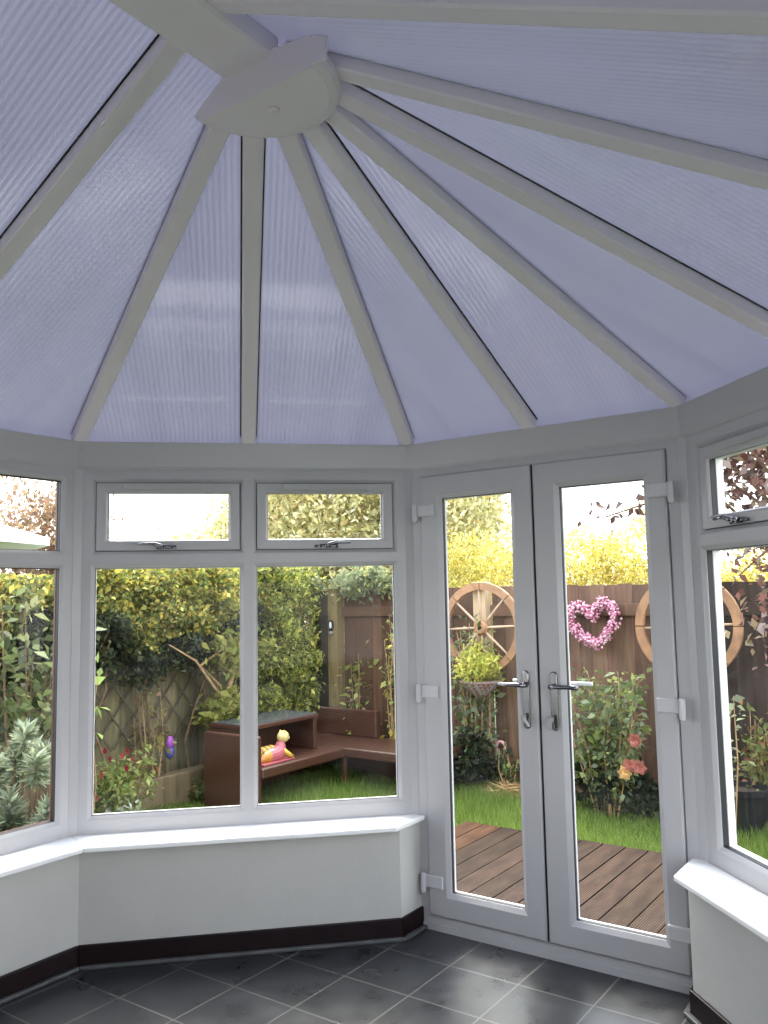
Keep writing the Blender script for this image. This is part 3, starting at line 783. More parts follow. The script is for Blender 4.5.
# trellis on the side fence
r = thing('trellis', (-4.25, 1.1, .3), 'diamond lattice trellis of thin battens on the left side fence', 'trellis')
for sgn, xo in ((1, -4.262), (-1, -4.246)):
    m = MB()
    for i in range(-4, 10):
        y0 = .2 + i * .21
        z0, z1 = .30, 1.05
        ya, yb = (y0, y0 + (z1 - z0) * .8 * 1) if sgn > 0 else (y0 + (z1 - z0) * .8, y0)
        # clip to the panel 0.35..1.95
        P = Vector((xo, ya, z0)); Q = Vector((xo, yb, z1))
        def cl(P, Q, y):
            t = (y - P.y) / (Q.y - P.y); return P + (Q - P) * t
        lo, hi = .30, 1.98
        if max(P.y, Q.y) <= lo or min(P.y, Q.y) >= hi: continue
        if P.y < lo: P = cl(P, Q, lo)
        if Q.y < lo: Q = cl(P, Q, lo)
        if P.y > hi: P = cl(P, Q, hi)
        if Q.y > hi: Q = cl(P, Q, hi)
        if (P - Q).length < .05: continue
        m.bar(P, Q, .015, .010, up=(1, 0, 0))
    m.build('battens', M['batten'], r)

m = MB(); m.box((-4.16, .9, GZ), (-4.02, 2.02, .055), tint=(1, .95, .8, 1))
sl = m.build('timber_sleeper', M['post'], loc=None, bevel=.012)
tag(sl, 'brown timber sleeper edging a raised bed below the side fence', 'sleeper')

# ------------------------------------------------------------------ cartwheels
def wheel():
    root = thing('cart_wheel', (0, 0, 0), 'x', 'wheel', 'old cartwheels hung on the fence')
    R0, R1, dep = .338, .405, .045
    m = MB()
    for s in range(8):
        a0 = 2 * PI * s / 8 + .012; a1 = 2 * PI * (s + 1) / 8 - .012
        V = []
        for k in range(7):
            a = a0 + (a1 - a0) * k / 6
            for r, d in ((R0, 0), (R1, 0), (R1, -dep), (R0, -dep)):
                V.append((r * math.cos(a), d, r * math.sin(a)))
        F = [(k * 4 + j, k * 4 + (j + 1) % 4, k * 4 + 4 + (j + 1) % 4, k * 4 + 4 + j) for k in range(6) for j in range(4)] + [(0, 1, 2, 3), (27, 26, 25, 24)]
        m.add(V, F)
    m.build('rim', M['wheelwood'], root)
    m = MB(); m.lathe((0, 0, 0), [(.055, -.01), (.068, 0), (.068, .03), (.058, .05), (.05, .06), (.022, .06), (.020, .045)], 20, 'y')
    h = m.build('hub', M['wheelwood'], root)
    m = MB(); m.lathe((0, -.0601, 0), [(.018, 0), (.018, .002), (.001, .002)], 14, 'y'); m.build('hub_hole_shade', M['black'], h)  # black disc painted for the dark inside the hub
    for k in range(8):
        a = 2 * PI * k / 8 + .05
        m = MB(); d = Vector((math.cos(a), 0, math.sin(a))); o = Vector((0, -.025, 0))
        m.tube([d * .05 + o, d * .12 + o, d * .25 + o, d * .35 + o], [.010, .012, .010, .008], 8)
        m.build('spoke', M['spoke'], root, smooth=True)
    return root
wh = wheel(); wh2 = copy_tree(wh)
wh.location = (-2.108, 3.36, 1.20); wh['label'] = 'brown wooden cartwheel on the fence above the hanging basket, seen through the left door'
wh2.location = (-.303, 3.37, 1.223); wh2['label'] = 'brown wooden cartwheel right of the pink heart, partly hidden by the door frame'

# ------------------------------------------------------------------ heart wreath
HC = Vector((-1.082, 3.40, 1.255))
r = thing('heart_wreath', HC, 'heart-shaped wreath of pink berries hanging on the fence', 'wreath')
half = [(0, .045), (-.045, .105), (-.10, .135), (-.155, .105), (-.178, .03), (-.15, -.045), (-.10, -.105), (-.05, -.145), (0, -.175)]
half = [(x * 1.09, z * 1.06) for x, z in half]
pts2 = half + [(-x, z) for x, z in half[-2:0:-1]]
tl = .13
pts3 = [Vector((x * math.cos(tl) - z * math.sin(tl), 0, x * math.sin(tl) + z * math.cos(tl))) for x, z in pts2]
def heartpt(t):
    n = len(pts3); i = int(t * n) % n; f = t * n - int(t * n)
    p0, p1, p2, p3 = pts3[i - 1], pts3[i], pts3[(i + 1) % n], pts3[(i + 2) % n]
    return .5 * ((2 * p1) + (p2 - p0) * f + (2 * p0 - 5 * p1 + 4 * p2 - p3) * f * f + (-p0 + 3 * p1 - 3 * p2 + p3) * f ** 3)
m = MB(); m.tube([HC + heartpt(i / 64) for i in range(65)], .026, 8, cap=False); m.build('twig_ring', M['twig'], r)
m = MB(); rh = random.Random(11)
PK = [(.70, .28, .40), (.75, .40, .50), (.55, .16, .28), (.82, .60, .66), (.66, .33, .44), (.35, .10, .16)]
for i in range(900):
    p = heartpt(rh.random()); a = rh.uniform(0, 2 * PI); b = rh.uniform(-.3, PI / 2)
    rad = rh.uniform(.032, .056)
    o = Vector((math.cos(a) * math.cos(b), -abs(math.sin(b)) * .9, math.sin(a) * math.cos(b))) * rad
    m.ball(HC + p + o, rh.uniform(.0075, .0115), 7, 5, tint=(*rh.choice(PK), 1))
b = m.build('berries', M['berry'], r, smooth=True); b['kind'] = 'stuff'

# ------------------------------------------------------------------ small things on the fence
r = thing('oval_plaque', (-3.87, 3.372, 1.21), 'small black oval plaque with white centre on the post beside the sofa', 'plaque')
m = MB(); m.add([(-3.87 + .034 * math.cos(2 * PI * k / 24), 3.376 - dy, 1.21 + .058 * math.sin(2 * PI * k / 24)) for dy in (0, .014) for k in range(24)],
                [tuple(range(24, 48))] + [(k, (k + 1) % 24, 24 + (k + 1) % 24, 24 + k) for k in range(24)]); m.build('backing', M['black'], r)
m = MB(); m.add([(-3.87 + .017 * math.cos(2 * PI * k / 20), 3.361, 1.215 + .034 * math.sin(2 * PI * k / 20)) for k in range(20)], [tuple(range(20))]); m.build('white_centre', M['white'], r)
r = thing('tap_knob', (-3.86, 3.375, 1.13), 'small metal knob on the fence post just below the oval plaque', 'knob')
m = MB(); m.lathe((-3.86, 3.378, 1.13), [(.012, 0), (.012, .01), (.022, .014), (.022, .03), (.010, .036)], 14, 'y'); m.build('knob', M['steel'], r, smooth=True)

def white_bird(x, z, label):
    r = thing('bird_ornament', (x, 3.46, z), label, 'ornament', 'white bird ornaments on the fence')
    m = MB(); m.ball((x, 3.45, z), (.035, .02, .045), 12, 8); m.ball((x - .012, 3.45, z + .055), .022, 10, 6); m.build('body', M['white'], r, smooth=True)
    m = MB(); m.add([(x + .01, 3.44, z + .02), (x + .06, 3.44, z - .05), (x + .02, 3.44, z - .06), (x - .01, 3.44, z - .03)], [(0, 1, 2, 3)]); m.build('wing', M['white'], r)
white_bird(-1.385, 1.10, 'small white bird ornament on the fence left of the heart, upper one')
white_bird(-1.405, .93, 'small white bird ornament on the fence left of the heart, lower one')

# hanging basket
r = thing('hanging_basket', (-2.06, 3.2, .62), 'woven cone hanging basket of yellow-green foliage below the left cartwheel', 'hanging basket')
bc = Vector((-2.06, 3.2, .62))
def wovenmat():
    m, nt, b = newmat('woven_wicker'); N = nt.nodes; L = nt.links
    tc = N.new('ShaderNodeTexCoord'); ch = N.new('ShaderNodeTexChecker'); ch.inputs['Scale'].default_value = 34
    ch.inputs['Color1'].default_value = (.30, .12, .10, 1); ch.inputs['Color2'].default_value = (.40, .40, .42, 1)
    L.new(tc.outputs['Object'], ch.inputs['Vector']); L.new(ch.outputs[0], b.inputs['Base Color']); b.inputs['Roughness'].default_value = .7
    return m
m = MB(); m.lathe(bc, [(.01, -.02), (.06, .0), (.13, .06), (.18, .115), (.185, .125), (.17, .125)], 20); m.build('basket', wovenmat(), r)
m = MB()
for k in range(3):
    a = 2 * PI * k / 3 + .4; m.tube([bc + Vector((.18 * math.cos(a), .18 * math.sin(a), .12)), bc + Vector((0, .10, .42))], .003, 5)
m.tube([bc + Vector((0, .10, .42)), bc + Vector((0, .18, .44))], .005, 6)
m.build('hanging_chain', M['darkpole'], r)
P = clumps(21, bc + Vector((0, 0, .26)), (.21, .19, .17), 60, 26, .035, .2)
leaf_mesh('foliage', r, P, .045, [(.55, .55, .10), (.65, .62, .14), (.40, .46, .10), (.70, .62, .16)], .4, 3)

# ------------------------------------------------------------------ sofa, table, ornament
r = thing('corner_sofa', (-3.4, 2.5, GZ), 'brown rattan corner sofa on the lawn against the fence', 'sofa')
def part(name, a, b, mt='rattan', bev=.012, parent=None):
    m = MB(); m.box(a, b); return m.build(name, M[mt], parent or r, bevel=bev)
part('arm_panel', (-3.82, 1.60, GZ - .02), (-3.215, 1.665, .40))
part('seat', (-3.82, 1.66, .065), (-3.20, 2.72, .145))
part('seat', (-4.06, 2.722, .065), (-2.30, 3.32, .145))
part('backrest', (-4.06, 3.26, .145), (-3.24, 3.33, .40))
part('back_panel', (-3.86, 1.66, GZ), (-3.80, 3.33, .15))
part('back_panel', (-3.80, 3.27, GZ), (-2.32, 3.33, .066))
for x, y in ((-3.215, 2.735), (-2.315, 2.735), (-2.315, 3.305)):
    part('leg', (x - .018, y - .018, GZ - .02), (x + .018, y + .018, .066), bev=.004)

r = thing('coffee_table', (-3.6, 2.17, .147), 'open-fronted rattan table with smoked glass top standing on the sofa seat', 'table')
x0, x1, y0, y1 = -3.86, -3.42, 1.72, 2.60; z0 = .147
part('end_panel', (x0, y0, z0), (x1, y0 + .05, .43), bev=.006)
part('end_panel', (x0, y1 - .05, z0), (x1, y1, .43), bev=.006)
part('back', (x0, y0 + .05, z0), (x0 + .03, y1 - .05, .43), bev=.004)
part('top_frame', (x0 - .01, y0 - .01, .418), (x1 + .012, y1 + .01, .452), bev=.006)
part('glass_top', (x0, y0, .453), (x1 + .002, y1, .461), 'tableglass', .002)

oc = Vector((-3.34, 1.95, .146))
r = thing('garden_ornament', oc, 'small yellow and pink reclining animal ornament on the sofa seat', 'ornament')
YEL = (.62, .40, .06, 1); PNK = (.50, .13, .15, 1); CRM = (.66, .52, .22, 1); ORG = (.55, .24, .04, 1); STR = (.30, .15, .04, 1)
m = MB(); n = 14
# one lofted body from tail (low y) up the chest to the neck
spine = [(-.19, .035, .022), (-.15, .045, .042), (-.08, .052, .055), (0, .055, .062), (.05, .07, .062), (.075, .105, .052), (.085, .14, .036), (.088, .16, .026)]
V = []; F = []
for i, (y, z, rad) in enumerate(spine):
    for k in range(n):
        a = 2 * PI * k / n; tilt = max(0, (i - 3)) * .28
        V.append((oc.x + rad * math.cos(a), oc.y + y - rad * math.sin(a) * math.sin(tilt), oc.z + max(.004, z + rad * math.sin(a) * math.cos(tilt))))
for i in range(len(spine) - 1):
    for k in range(n):
        m.add([V[i * n + k], V[i * n + (k + 1) % n], V[(i + 1) * n + (k + 1) % n], V[(i + 1) * n + k]], [(0, 1, 2, 3)], tint=(PNK if i > 1 else ORG))
m.build('body', M['ornament'], r, smooth=True)
m = MB(); hc = oc + Vector((.008, .095, .188)); m.ball(hc, (.05, .054, .052), 14, 10, tint=CRM); m.ball(hc + Vector((.018, .03, -.012)), (.024, .024, .018), 10, 8, tint=CRM)
for sx in (-.022, .022): m.lathe(hc + Vector((sx, -.008, .034)), [(.014, 0), (.010, .014), (.002, .024)], 8, tint=YEL)
m.build('head', M['ornament'], r, smooth=True)
for k, (ax, ay) in enumerate(((.045, .09), (-.03, .10))):
    m = MB(); m.tube([oc + Vector((ax * .8, .06, .09)), oc + Vector((ax * 1.3, .11, .045)), oc + Vector((ax * 1.2, .16, .016))], [.022, .02, .018], 10, tint=YEL); m.build('paw', M['ornament'], r, smooth=True)
m = MB()
for k in range(7):
    m.tube([oc + Vector((-.045 + .055 * math.sin(t), -.17 + k * .03, .045 + .055 * math.cos(t) + .015)) for t in [-1.2 + .4 * j for j in range(7)]], .015, 8, tint=(STR if k % 2 else YEL))
m.build('striped_back', M['ornament'], r, smooth=True)
m = MB(); m.prism([(oc.x - .06, oc.y - .21), (oc.x + .075, oc.y - .21), (oc.x + .075, oc.y + .17), (oc.x - .06, oc.y + .17)], oc.z, oc.z + .012, tint=PNK); m.build('base', M['ornament'], r, bevel=.005)

# purple ornament hung on the fence, solar light, pink ornament
r = thing('fence_ornament', (-4.18, 1.55, .24), 'small purple and blue ornament hanging on the left side fence', 'ornament')
pc = Vector((-4.18, 1.55, .24))
m = MB(); m.ball(pc + Vector((0, 0, .05)), (.03, .04, .055), 10, 8); m.build('purple_top', mat('purple_glaze', (.42, .10, .52), .3), r, smooth=True)
m = MB(); m.lathe(pc, [(.012, -.09), (.035, -.06), (.045, -.03), (.032, .005)], 12); m.build('blue_body', mat('blue_glaze', (.08, .09, .40), .3), r, smooth=True)
m = MB(); m.tube([pc + Vector((0, 0, .10)), pc + Vector((-.11, 0, .16))], .003, 5); m.build('wire', M['darkpole'], r)

r = thing('solar_light', (-2.15, 3.30, GZ), 'slim chrome solar stake light leaning by the post at the lawn edge', 'garden light')
m = MB(); m.tube([(-2.10, 3.30, GZ - .02), (-2.15, 3.30, .0)], .014, 8); m.build('stake', M['steel'], r, smooth=True)
m = MB(); m.lathe((-2.155, 3.30, -.01), [(.016, 0), (.036, .01), (.038, .05), (.03, .062)], 12); m.build('lamp_head', M['white'], r, smooth=True)
r = thing('hook_ornament', (-2.0, 3.43, .14), 'small pink and white horseshoe-shaped ornament low on the fence right of the post', 'ornament')
m = MB(); m.tube([Vector((-2.0 + .045 * math.cos(t), 3.43, .14 + .055 * math.sin(t))) for t in [-.6 + .435 * j for j in range(11)]], .014, 8); m.build('arch', mat('pink_glaze', (.80, .40, .45), .4), r, smooth=True)

# dark pot in the right window
r = thing('plant_pot', (.09, 3.05, GZ), 'large black plastic pot on the grass against the right fence', 'plant pot')
m = MB(); m.lathe((.09, 3.05, GZ), [(.14, 0), (.16, .14), (.175, .30), (.19, .30), (.19, .34), (.17, .34), (.16, .30)], 24); m.build('pot', M['darkpot'], r)
m = MB(); m.lathe((.09, 3.05, GZ + .29), [(.16, 0), (.16, .012), (.001, .02)], 20); m.build('soil', M['soil'], r)

# ------------------------------------------------------------------ planting
def tree(loc, label, crown, pal, seed, trunk=.12, mt=None, group=None, leaf=.10, name='tree', aspect=.5, height=None, branches=10):
    root = thing(name, loc, label, 'tree', group)
    rg = random.Random(seed)
    P = np.concatenate([clumps(seed + 7 * i, c, rad, nc, per, sig, sh) for i, (c, rad, nc, per, sig, sh) in enumerate(crown)])
    leaf_mesh('foliage', root, P, leaf, pal, aspect, seed)
    m = MB(); c0 = Vector(crown[0][0]); base = Vector(loc)
    top = Vector((c0.x, c0.y, c0.z))
    m.tube([base, base + (top - base) * .4 + Vector((.05, .03, 0)), top], [trunk, trunk * .75, trunk * .35], 8)
    for k in range(branches):
        c, rad = crown[k % len(crown)][:2]
        t = rg.uniform(.45, .95); p = base + (top - base) * t
        a = rg.uniform(0, 2 * PI); e = Vector(c) + Vector((rad[0] * .75 * math.cos(a), rad[1] * .75 * math.sin(a), rad[2] * rg.uniform(-.3, .8)))
        m.tube([p, (p + e) / 2 + Vector((0, 0, .08)), e], [trunk * .3, trunk * .2, trunk * .07], 6)
    m.build('trunk', M['bark'], root)
    return root

# ivy-clad hedge along the side fence: sunlit top, shaded underside painted into leaf colours
r = thing('ivy_hedge', (-4.3, .5, GZ), 'yellow-green ivy hedge overhanging the left side fence with shade-tinted underside', 'hedge')
rg = np.random.default_rng(31)
nc = 900
cy = rg.uniform(-1.7, 2.55, nc); cz = .92 + .92 * rg.random(nc) ** .8; bul = .26 * np.sin((cz - .8) / 1.1 * PI) ** .7 * rg.random(nc) ** .4
C = np.stack([-4.30 + bul + rg.uniform(-.25, .12, nc), cy, cz + .06 * np.sin(cy * 4)], 1)
P = (C[:, None, :] + rg.normal(size=(nc, 125, 3)) * np.array([.05, .055, .045])).reshape(-1, 3)
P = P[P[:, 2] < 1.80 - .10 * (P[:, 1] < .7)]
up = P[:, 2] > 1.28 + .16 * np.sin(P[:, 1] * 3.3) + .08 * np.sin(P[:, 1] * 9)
leaf_mesh('sunlit_tint_foliage', r, P[up], .043, YG + [(.62, .56, .16), (.18, .22, .06), (.22, .26, .08), (.12, .15, .05)], .62, 41)
leaf_mesh('shade_tint_foliage', r, P[~up], .045, DARK + [(.12, .13, .04), (.16, .17, .08)], .62, 42)
m = MB(); rr = random.Random(8)
for k in range(26):
    y = rr.uniform(-1.6, 2.4); p = Vector((-4.2, y, .0)); pts = [p]
    for j in range(5): p = p + Vector((rr.uniform(-.03, .06), rr.uniform(-.12, .12), .27)); pts.append(p)
    m.tube(pts, [.014, .012, .010, .009, .007, .005], 6)
m.build('stems', M['bark'], r)
m = MB(); m.box((-4.45, -1.8, .9), (-4.40, 2.7, 1.62)); m.build('shade_core', mat('hedge_shade_paint', (.018, .022, .012), .95, noise=.5, nscale=14), r)  # added dark slab standing for the shade deep in the hedge

tree((-4.17, 2.80, GZ), 'yellow-green conifer in the fence corner behind the rattan sofa', [((-4.17, 2.80, .85), (.30, .42, 1.0), 170, 220, .05, .45), ((-4.2, 2.80, 1.62), (.38, .45, .32), 80, 170, .06, .3), ((-3.99, 3.15, .9), (.10, .10, .72), 40, 60, .04, .2)],
     [(.52, .52, .13), (.64, .60, .16), (.42, .46, .12), (.24, .29, .08), (.10, .13, .045)], 51, .07, leaf=.05, name='conifer', aspect=.4)
# trees beyond the fences
tree((-6.0, 6.2, GZ), 'large pale yellow-green tree beyond the fence corner, filling the centre fanlight', [((-5.7, 6.2, 2.6), (2.1, 1.6, 1.9), 620, 130, .17, .35), ((-4.3, 6.0, 2.5), (1.0, .8, 1.5), 190, 130, .15, .3), ((-7.1, 4.9, 1.85), (.8, .8, .75), 90, 110, .14, .3)], PALE, 61, .16, leaf=.075)
GG = 'golden conifers beyond the back fence'
for i, (x, y, z, rx, rz, lab) in enumerate(((-3.5, 5.2, 1.4, .75, .85, 'golden bush above the fence left of the left cartwheel'), (-2.55, 5.0, 1.25, .7, 1.05, 'golden bush rising above the fence over the left cartwheel'),
                                            (-1.75, 5.0, 1.35, .6, .85, 'golden bush above the fence over the pink heart'), (-.95, 5.0, 1.30, .62, 1.05, 'tall golden bush above the fence right of the pink heart'),
                                            (.1, 5.2, 1.2, .75, .75, 'golden bush above the fence seen through the right window'))):
    tree((x, y, GZ), lab, [((x, y, z), (rx, .5, rz), 170, 120, .085, .35)], GOLD, 70 + i, .06, leaf=.045, group=GG, name='golden_conifer', aspect=.35, branches=4)
tree((-8.8, 3.1, GZ), 'peach-coloured autumn tree beyond the left hedge', [((-8.8, 3.1, 2.35), (.95, .9, .75), 90, 60, .14, .3), ((-8.2, 3.4, 2.0), (.5, .5, .4), 40, 60, .12, .3)], AUT, 81, .1, leaf=.07)
tree((-5.6, .6, GZ), 'orange-tinted shrub tree beyond the left side fence', [((-5.6, .6, .95), (.4, 1.1, .50), 130, 90, .1, .4)], [(.34, .22, .10), (.30, .24, .08), (.36, .27, .12)], 82, .08, leaf=.06)
# purple-leaved plum near the right window
tree((1.35, 1.75, GZ), 'purple-leaved plum tree reaching across the right window', [((.95, 1.55, 2.35), (.75, .6, .85), 150, 40, .11, .3), ((.30, 1.75, 2.35), (.36, .35, .42), 34, 24, .09, .2), ((.75, 1.5, 1.38), (.36, .3, .32), 20, 16, .08, .2)],
     PURPLE, 91, .06, leaf=.052, aspect=.6, name='plum_tree', branches=16)
# branch across the top of the right door
m = MB(); pl = [x for x in COL.objects if x.name == 'plum_tree'][0]
br = [Vector((.9, 1.6, 2.15)), Vector((.40, 1.72, 2.16)), Vector((.0, 1.80, 2.06)), Vector((-.40, 1.85, 1.97))]
m.tube(br, [.016, .012, .008, .004], 6); m.tube([br[1], Vector((.10, 1.8, 2.34)), Vector((-.12, 1.8, 2.38))], [.01, .006, .003], 6)
m.build('branch', M['bark'], pl)
rg = np.random.default_rng(92); P = []
for a, b in ((br[1], br[2]), (br[2], br[3]), (br[1], Vector((-.12, 1.8, 2.38))), (br[1], Vector((.0, 1.8, 1.82)))):
    for k in range(46): P.append(np.array(a.lerp(b, rg.random())) + rg.normal(size=3) * .055)
leaf_mesh('branch_leaves', pl, np.array(P), .055, [(.12, .07, .06), (.18, .12, .10), (.10, .06, .05)], .6, 93)

def bush(name, loc, label, stems, h, spread, pal, seed, leaf, per, aspect=.55, stem_mat='cane', lean=(0, 0), low=.15, group=None, cat='shrub', sig=.035, sr=.008):
    root = thing(name, loc, label, cat, group); rg = random.Random(seed); ng = np.random.default_rng(seed)
    m = MB(); P = []
    for k in range(stems):
        a = rg.uniform(0, 2 * PI); rr_ = spread * math.sqrt(rg.random())
        b = Vector(loc) + Vector((math.cos(a), math.sin(a), 0)) * rr_ * .3
        hh = h * rg.uniform(.6, 1.0)
        t = Vector(loc) + Vector((math.cos(a) * rr_ + lean[0], math.sin(a) * rr_ * .8 + lean[1], hh))
        mid = (b + t) / 2 + Vector((rg.uniform(-.06, .06), rg.uniform(-.04, .04), hh * .08))
        m.tube([b, mid, t], [sr, sr * .75, sr * .4], 6)
        for j in range(per):
            u = low + (1 - low) * rg.random()
            p = b * (1 - u) ** 2 + mid * 2 * u * (1 - u) + t * u * u
            P.append(np.array(p) + ng.normal(size=3) * sig)
    m.build('stems', M[stem_mat], root)
    leaf_mesh('foliage', root, np.array(P), leaf, pal, aspect, seed)
    return root
def blooms(root, pts, r_, cols, name='flower', seed=0, mt='petal'):
    """each bloom a whorl of petals; a mesh of its own"""
    rg = random.Random(seed)
    for p in pts:
        m = MB(); c = rg.choice(cols)
        for ringi, (nn, rr_, lift) in enumerate(((6, 1.0, .1), (5, .7, .5), (3, .4, .8))):
            for k in range(nn):
                a = 2 * PI * k / nn + ringi * .5 + rg.uniform(-.2, .2); d = Vector((math.cos(a), -lift, math.sin(a) + .3 * lift)).normalized() * r_ * rr_; s = Vector((-math.sin(a), 0, math.cos(a))) * r_ * .45
                v = rg.uniform(.8, 1.2); P0 = Vector(p)
                m.add([P0, P0 + d * .6 + s, P0 + d * 1.1 + Vector((0, 0, .1 * r_)), P0 + d * .6 - s], [(0, 1, 2, 3)], tint=(min(1, c[0] * v), min(1, c[1] * v), min(1, c[2] * v), 1))
        m.build(name, M[mt], root)

# rose bush in front of the heart
rb = bush('rose_bush', (-.90, 3.12, GZ), 'leafy rose bush growing against the fence below the pink heart', 20, 1.12, .36, GREEN + GREYG + [(.30, .34, .12), (.36, .38, .16)], 101, .055, 95, .62, lean=(.02, 0), low=.2, sig=.06, sr=.006)
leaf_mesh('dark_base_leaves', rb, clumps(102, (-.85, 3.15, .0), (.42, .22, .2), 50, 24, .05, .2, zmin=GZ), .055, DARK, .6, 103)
blooms(rb, [(-.56, 2.84, .215), (-.64, 2.86, .22), (-.60, 2.88, .40), (-.68, 2.86, .16)], .055, [(.80, .50, .20), (.50, .18, .14), (.76, .56, .26), (.48, .20, .16)], seed=4)
rb = bush('rose_bush', (-2.24, 3.34, GZ), 'grey-green leafy shrub with tan stems left of the hanging basket', 20, 1.5, .22, GREYG + [(.36, .40, .24)] + GREEN, 111, .06, 60, .5, low=.15, sig=.06, sr=.008)
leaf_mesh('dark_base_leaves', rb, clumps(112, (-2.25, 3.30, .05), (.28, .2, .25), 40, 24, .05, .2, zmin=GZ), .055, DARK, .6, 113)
bush('ground_shrub', (-1.86, 3.3, GZ), 'low green plant at the foot of the fence right of the left post', 7, .4, .2, GREEN + DARK, 121, .05, 24, .6)
r = thing('straw_clump', (-1.80, 3.14, GZ), 'clump of dry tan grass at the lawn edge beside the post', 'dry grass')
rg = np.random.default_rng(5); n = 420; a = rg.uniform(0, 2 * PI, n); P = np.stack([-1.78 + rg.normal(size=n) * .09, 3.12 + rg.normal(size=n) * .05, GZ + .03 + rg.random(n) * .10], 1)
leaf_mesh('blades', r, P, .15, [(.55, .36, .16), (.62, .45, .22), (.42, .26, .12)], .035, 6, M['straw'], dirs=np.stack([np.cos(a), np.sin(a) * .6, .35 * np.ones(n)], 1))
# climber on the panel behind the sofa
cl = bush('climbing_plant', (-3.58, 3.42, GZ), 'loose climbing plant on the fence to the right of the oval plaque post', 6, 1.25, .16, [(.30, .36, .09), (.38, .42, .12), (.22, .27, .07), (.40, .25, .15)], 131, .07, 34, .5, low=.3, sig=.07, sr=.004)
bush('climbing_plant', (-3.12, 3.40, GZ), 'climbing plant with yellow leaves behind the right end of the sofa', 6, 1.6, .12, [(.30, .36, .10), (.40, .42, .14), (.62, .48, .10)], 132, .06, 24, .5, low=.2, sig=.05, sr=.006)
leaf_mesh('overhanging_leaves', cl, np.concatenate([clumps(133, (-3.45, 3.40, 1.64), (.42, .1, .10), 34, 40, .05, .2), clumps(134, (-4.15, 3.3, 1.62), (.16, .12, .10), 20, 40, .05, .2)]), .055, GREYG + [(.42, .44, .26), (.40, .40, .14)], .5, 135)
# roses in the right window
rb = bush('rose_bush', (.20, 3.30, GZ), 'rose bush with red and yellowing leaves right of the black pot', 14, .85, .26, [(.28, .30, .10), (.36, .36, .14), (.20, .24, .08), (.32, .17, .08)], 141, .05, 50, .6, low=.3, sig=.06, sr=.005)
bush('rose_bush', (.10, 2.62, GZ), 'sparse pale-leaved rose stem left of the black pot', 5, 1.1, .14, [(.36, .40, .26), (.28, .33, .18)], 142, .065, 12, .65, low=.35, sig=.04, sr=.006)

# small climbing tree on the side fence (pale flaky base)
r = thing('small_tree', (-4.0, 1.98, GZ), 'slender young tree with flaky pale trunk beside the sofa arm', 'tree')
b = Vector((-4.0, 1.98, GZ))
m = MB(); m.tube([b, b + Vector((0, 0, .15)), b + Vector((.01, 0, .32))], [.06, .055, .045], 10); m.build('flaky_trunk_base', M['palebark'], r)
m = MB(); m.tube([b + Vector((.01, 0, .30)), b + Vector((-.02, .0, .7)), b + Vector((.05, .12, 1.1)), b + Vector((.02, .05, 1.5))], [.03, .024, .018, .010], 8)
m.tube([b + Vector((-.02, 0, .95)), b + Vector((0, -.25, 1.15)), b + Vector((.1, .25, 1.45))], [.014, .012, .006], 6)
m.tube([b + Vector((-.0, 0, .85)), b + Vector((.05, -.35, 1.2)), b + Vector((.0, -.6, 1.35))], [.013, .010, .005], 6); m.build('trunk', M['cane'], r)
P = np.concatenate([clumps(151, b + Vector((.05, .0, .75)), (.16, .22, .18), 26, 16, .05, .2), clumps(152, b + Vector((.08, .12, 1.25)), (.18, .30, .25), 34, 16, .06, .2)])
leaf_mesh('foliage', r, P, .075, [(.36, .36, .09), (.26, .30, .08), (.46, .42, .12)], .5, 153)

# fuchsia and neighbours near the window pair
fu = bush('fuchsia', (-3.80, .66, GZ), 'fuchsia bush with small red flowers below the trellis', 26, .62, .36, [(.28, .34, .10), (.38, .42, .14), (.18, .24, .07), (.44, .44, .16)], 161, .045, 70, .5, low=.25, sig=.04, stem_mat='bark', sr=.005)
rg = random.Random(3)
blooms(fu, [(-3.80 + rg.uniform(-.28, .32), .66 + rg.uniform(-.36, .36), GZ + rg.uniform(.32, .62)) for _ in range(16)], .026, [(.60, .07, .09), (.66, .16, .17), (.50, .05, .09)], seed=5)
wp = bush('white_flower_plant', (-3.55, .55, GZ), 'low plant with white-edged leaves in front of the fuchsia', 10, .30, .16, [(.60, .62, .52), (.30, .36, .22), (.75, .76, .70), (.25, .30, .18)], 162, .06, 12, .55, low=.4, sig=.03, sr=.004)
bush('young_rose', (-4.12, 1.30, GZ), 'spindly rose with reddish leaves climbing the trellis', 6, 1.0, .16, [(.36, .30, .10), (.34, .18, .12), (.28, .30, .10)], 163, .05, 34, .55, low=.3, sig=.04, sr=.005)
bush('edging_plant', (-3.95, 1.75, GZ), 'low green plants along the grass by the sleeper', 14, .22, .30, GREEN, 164, .05, 22, .55, low=.2, sig=.03, sr=.003)
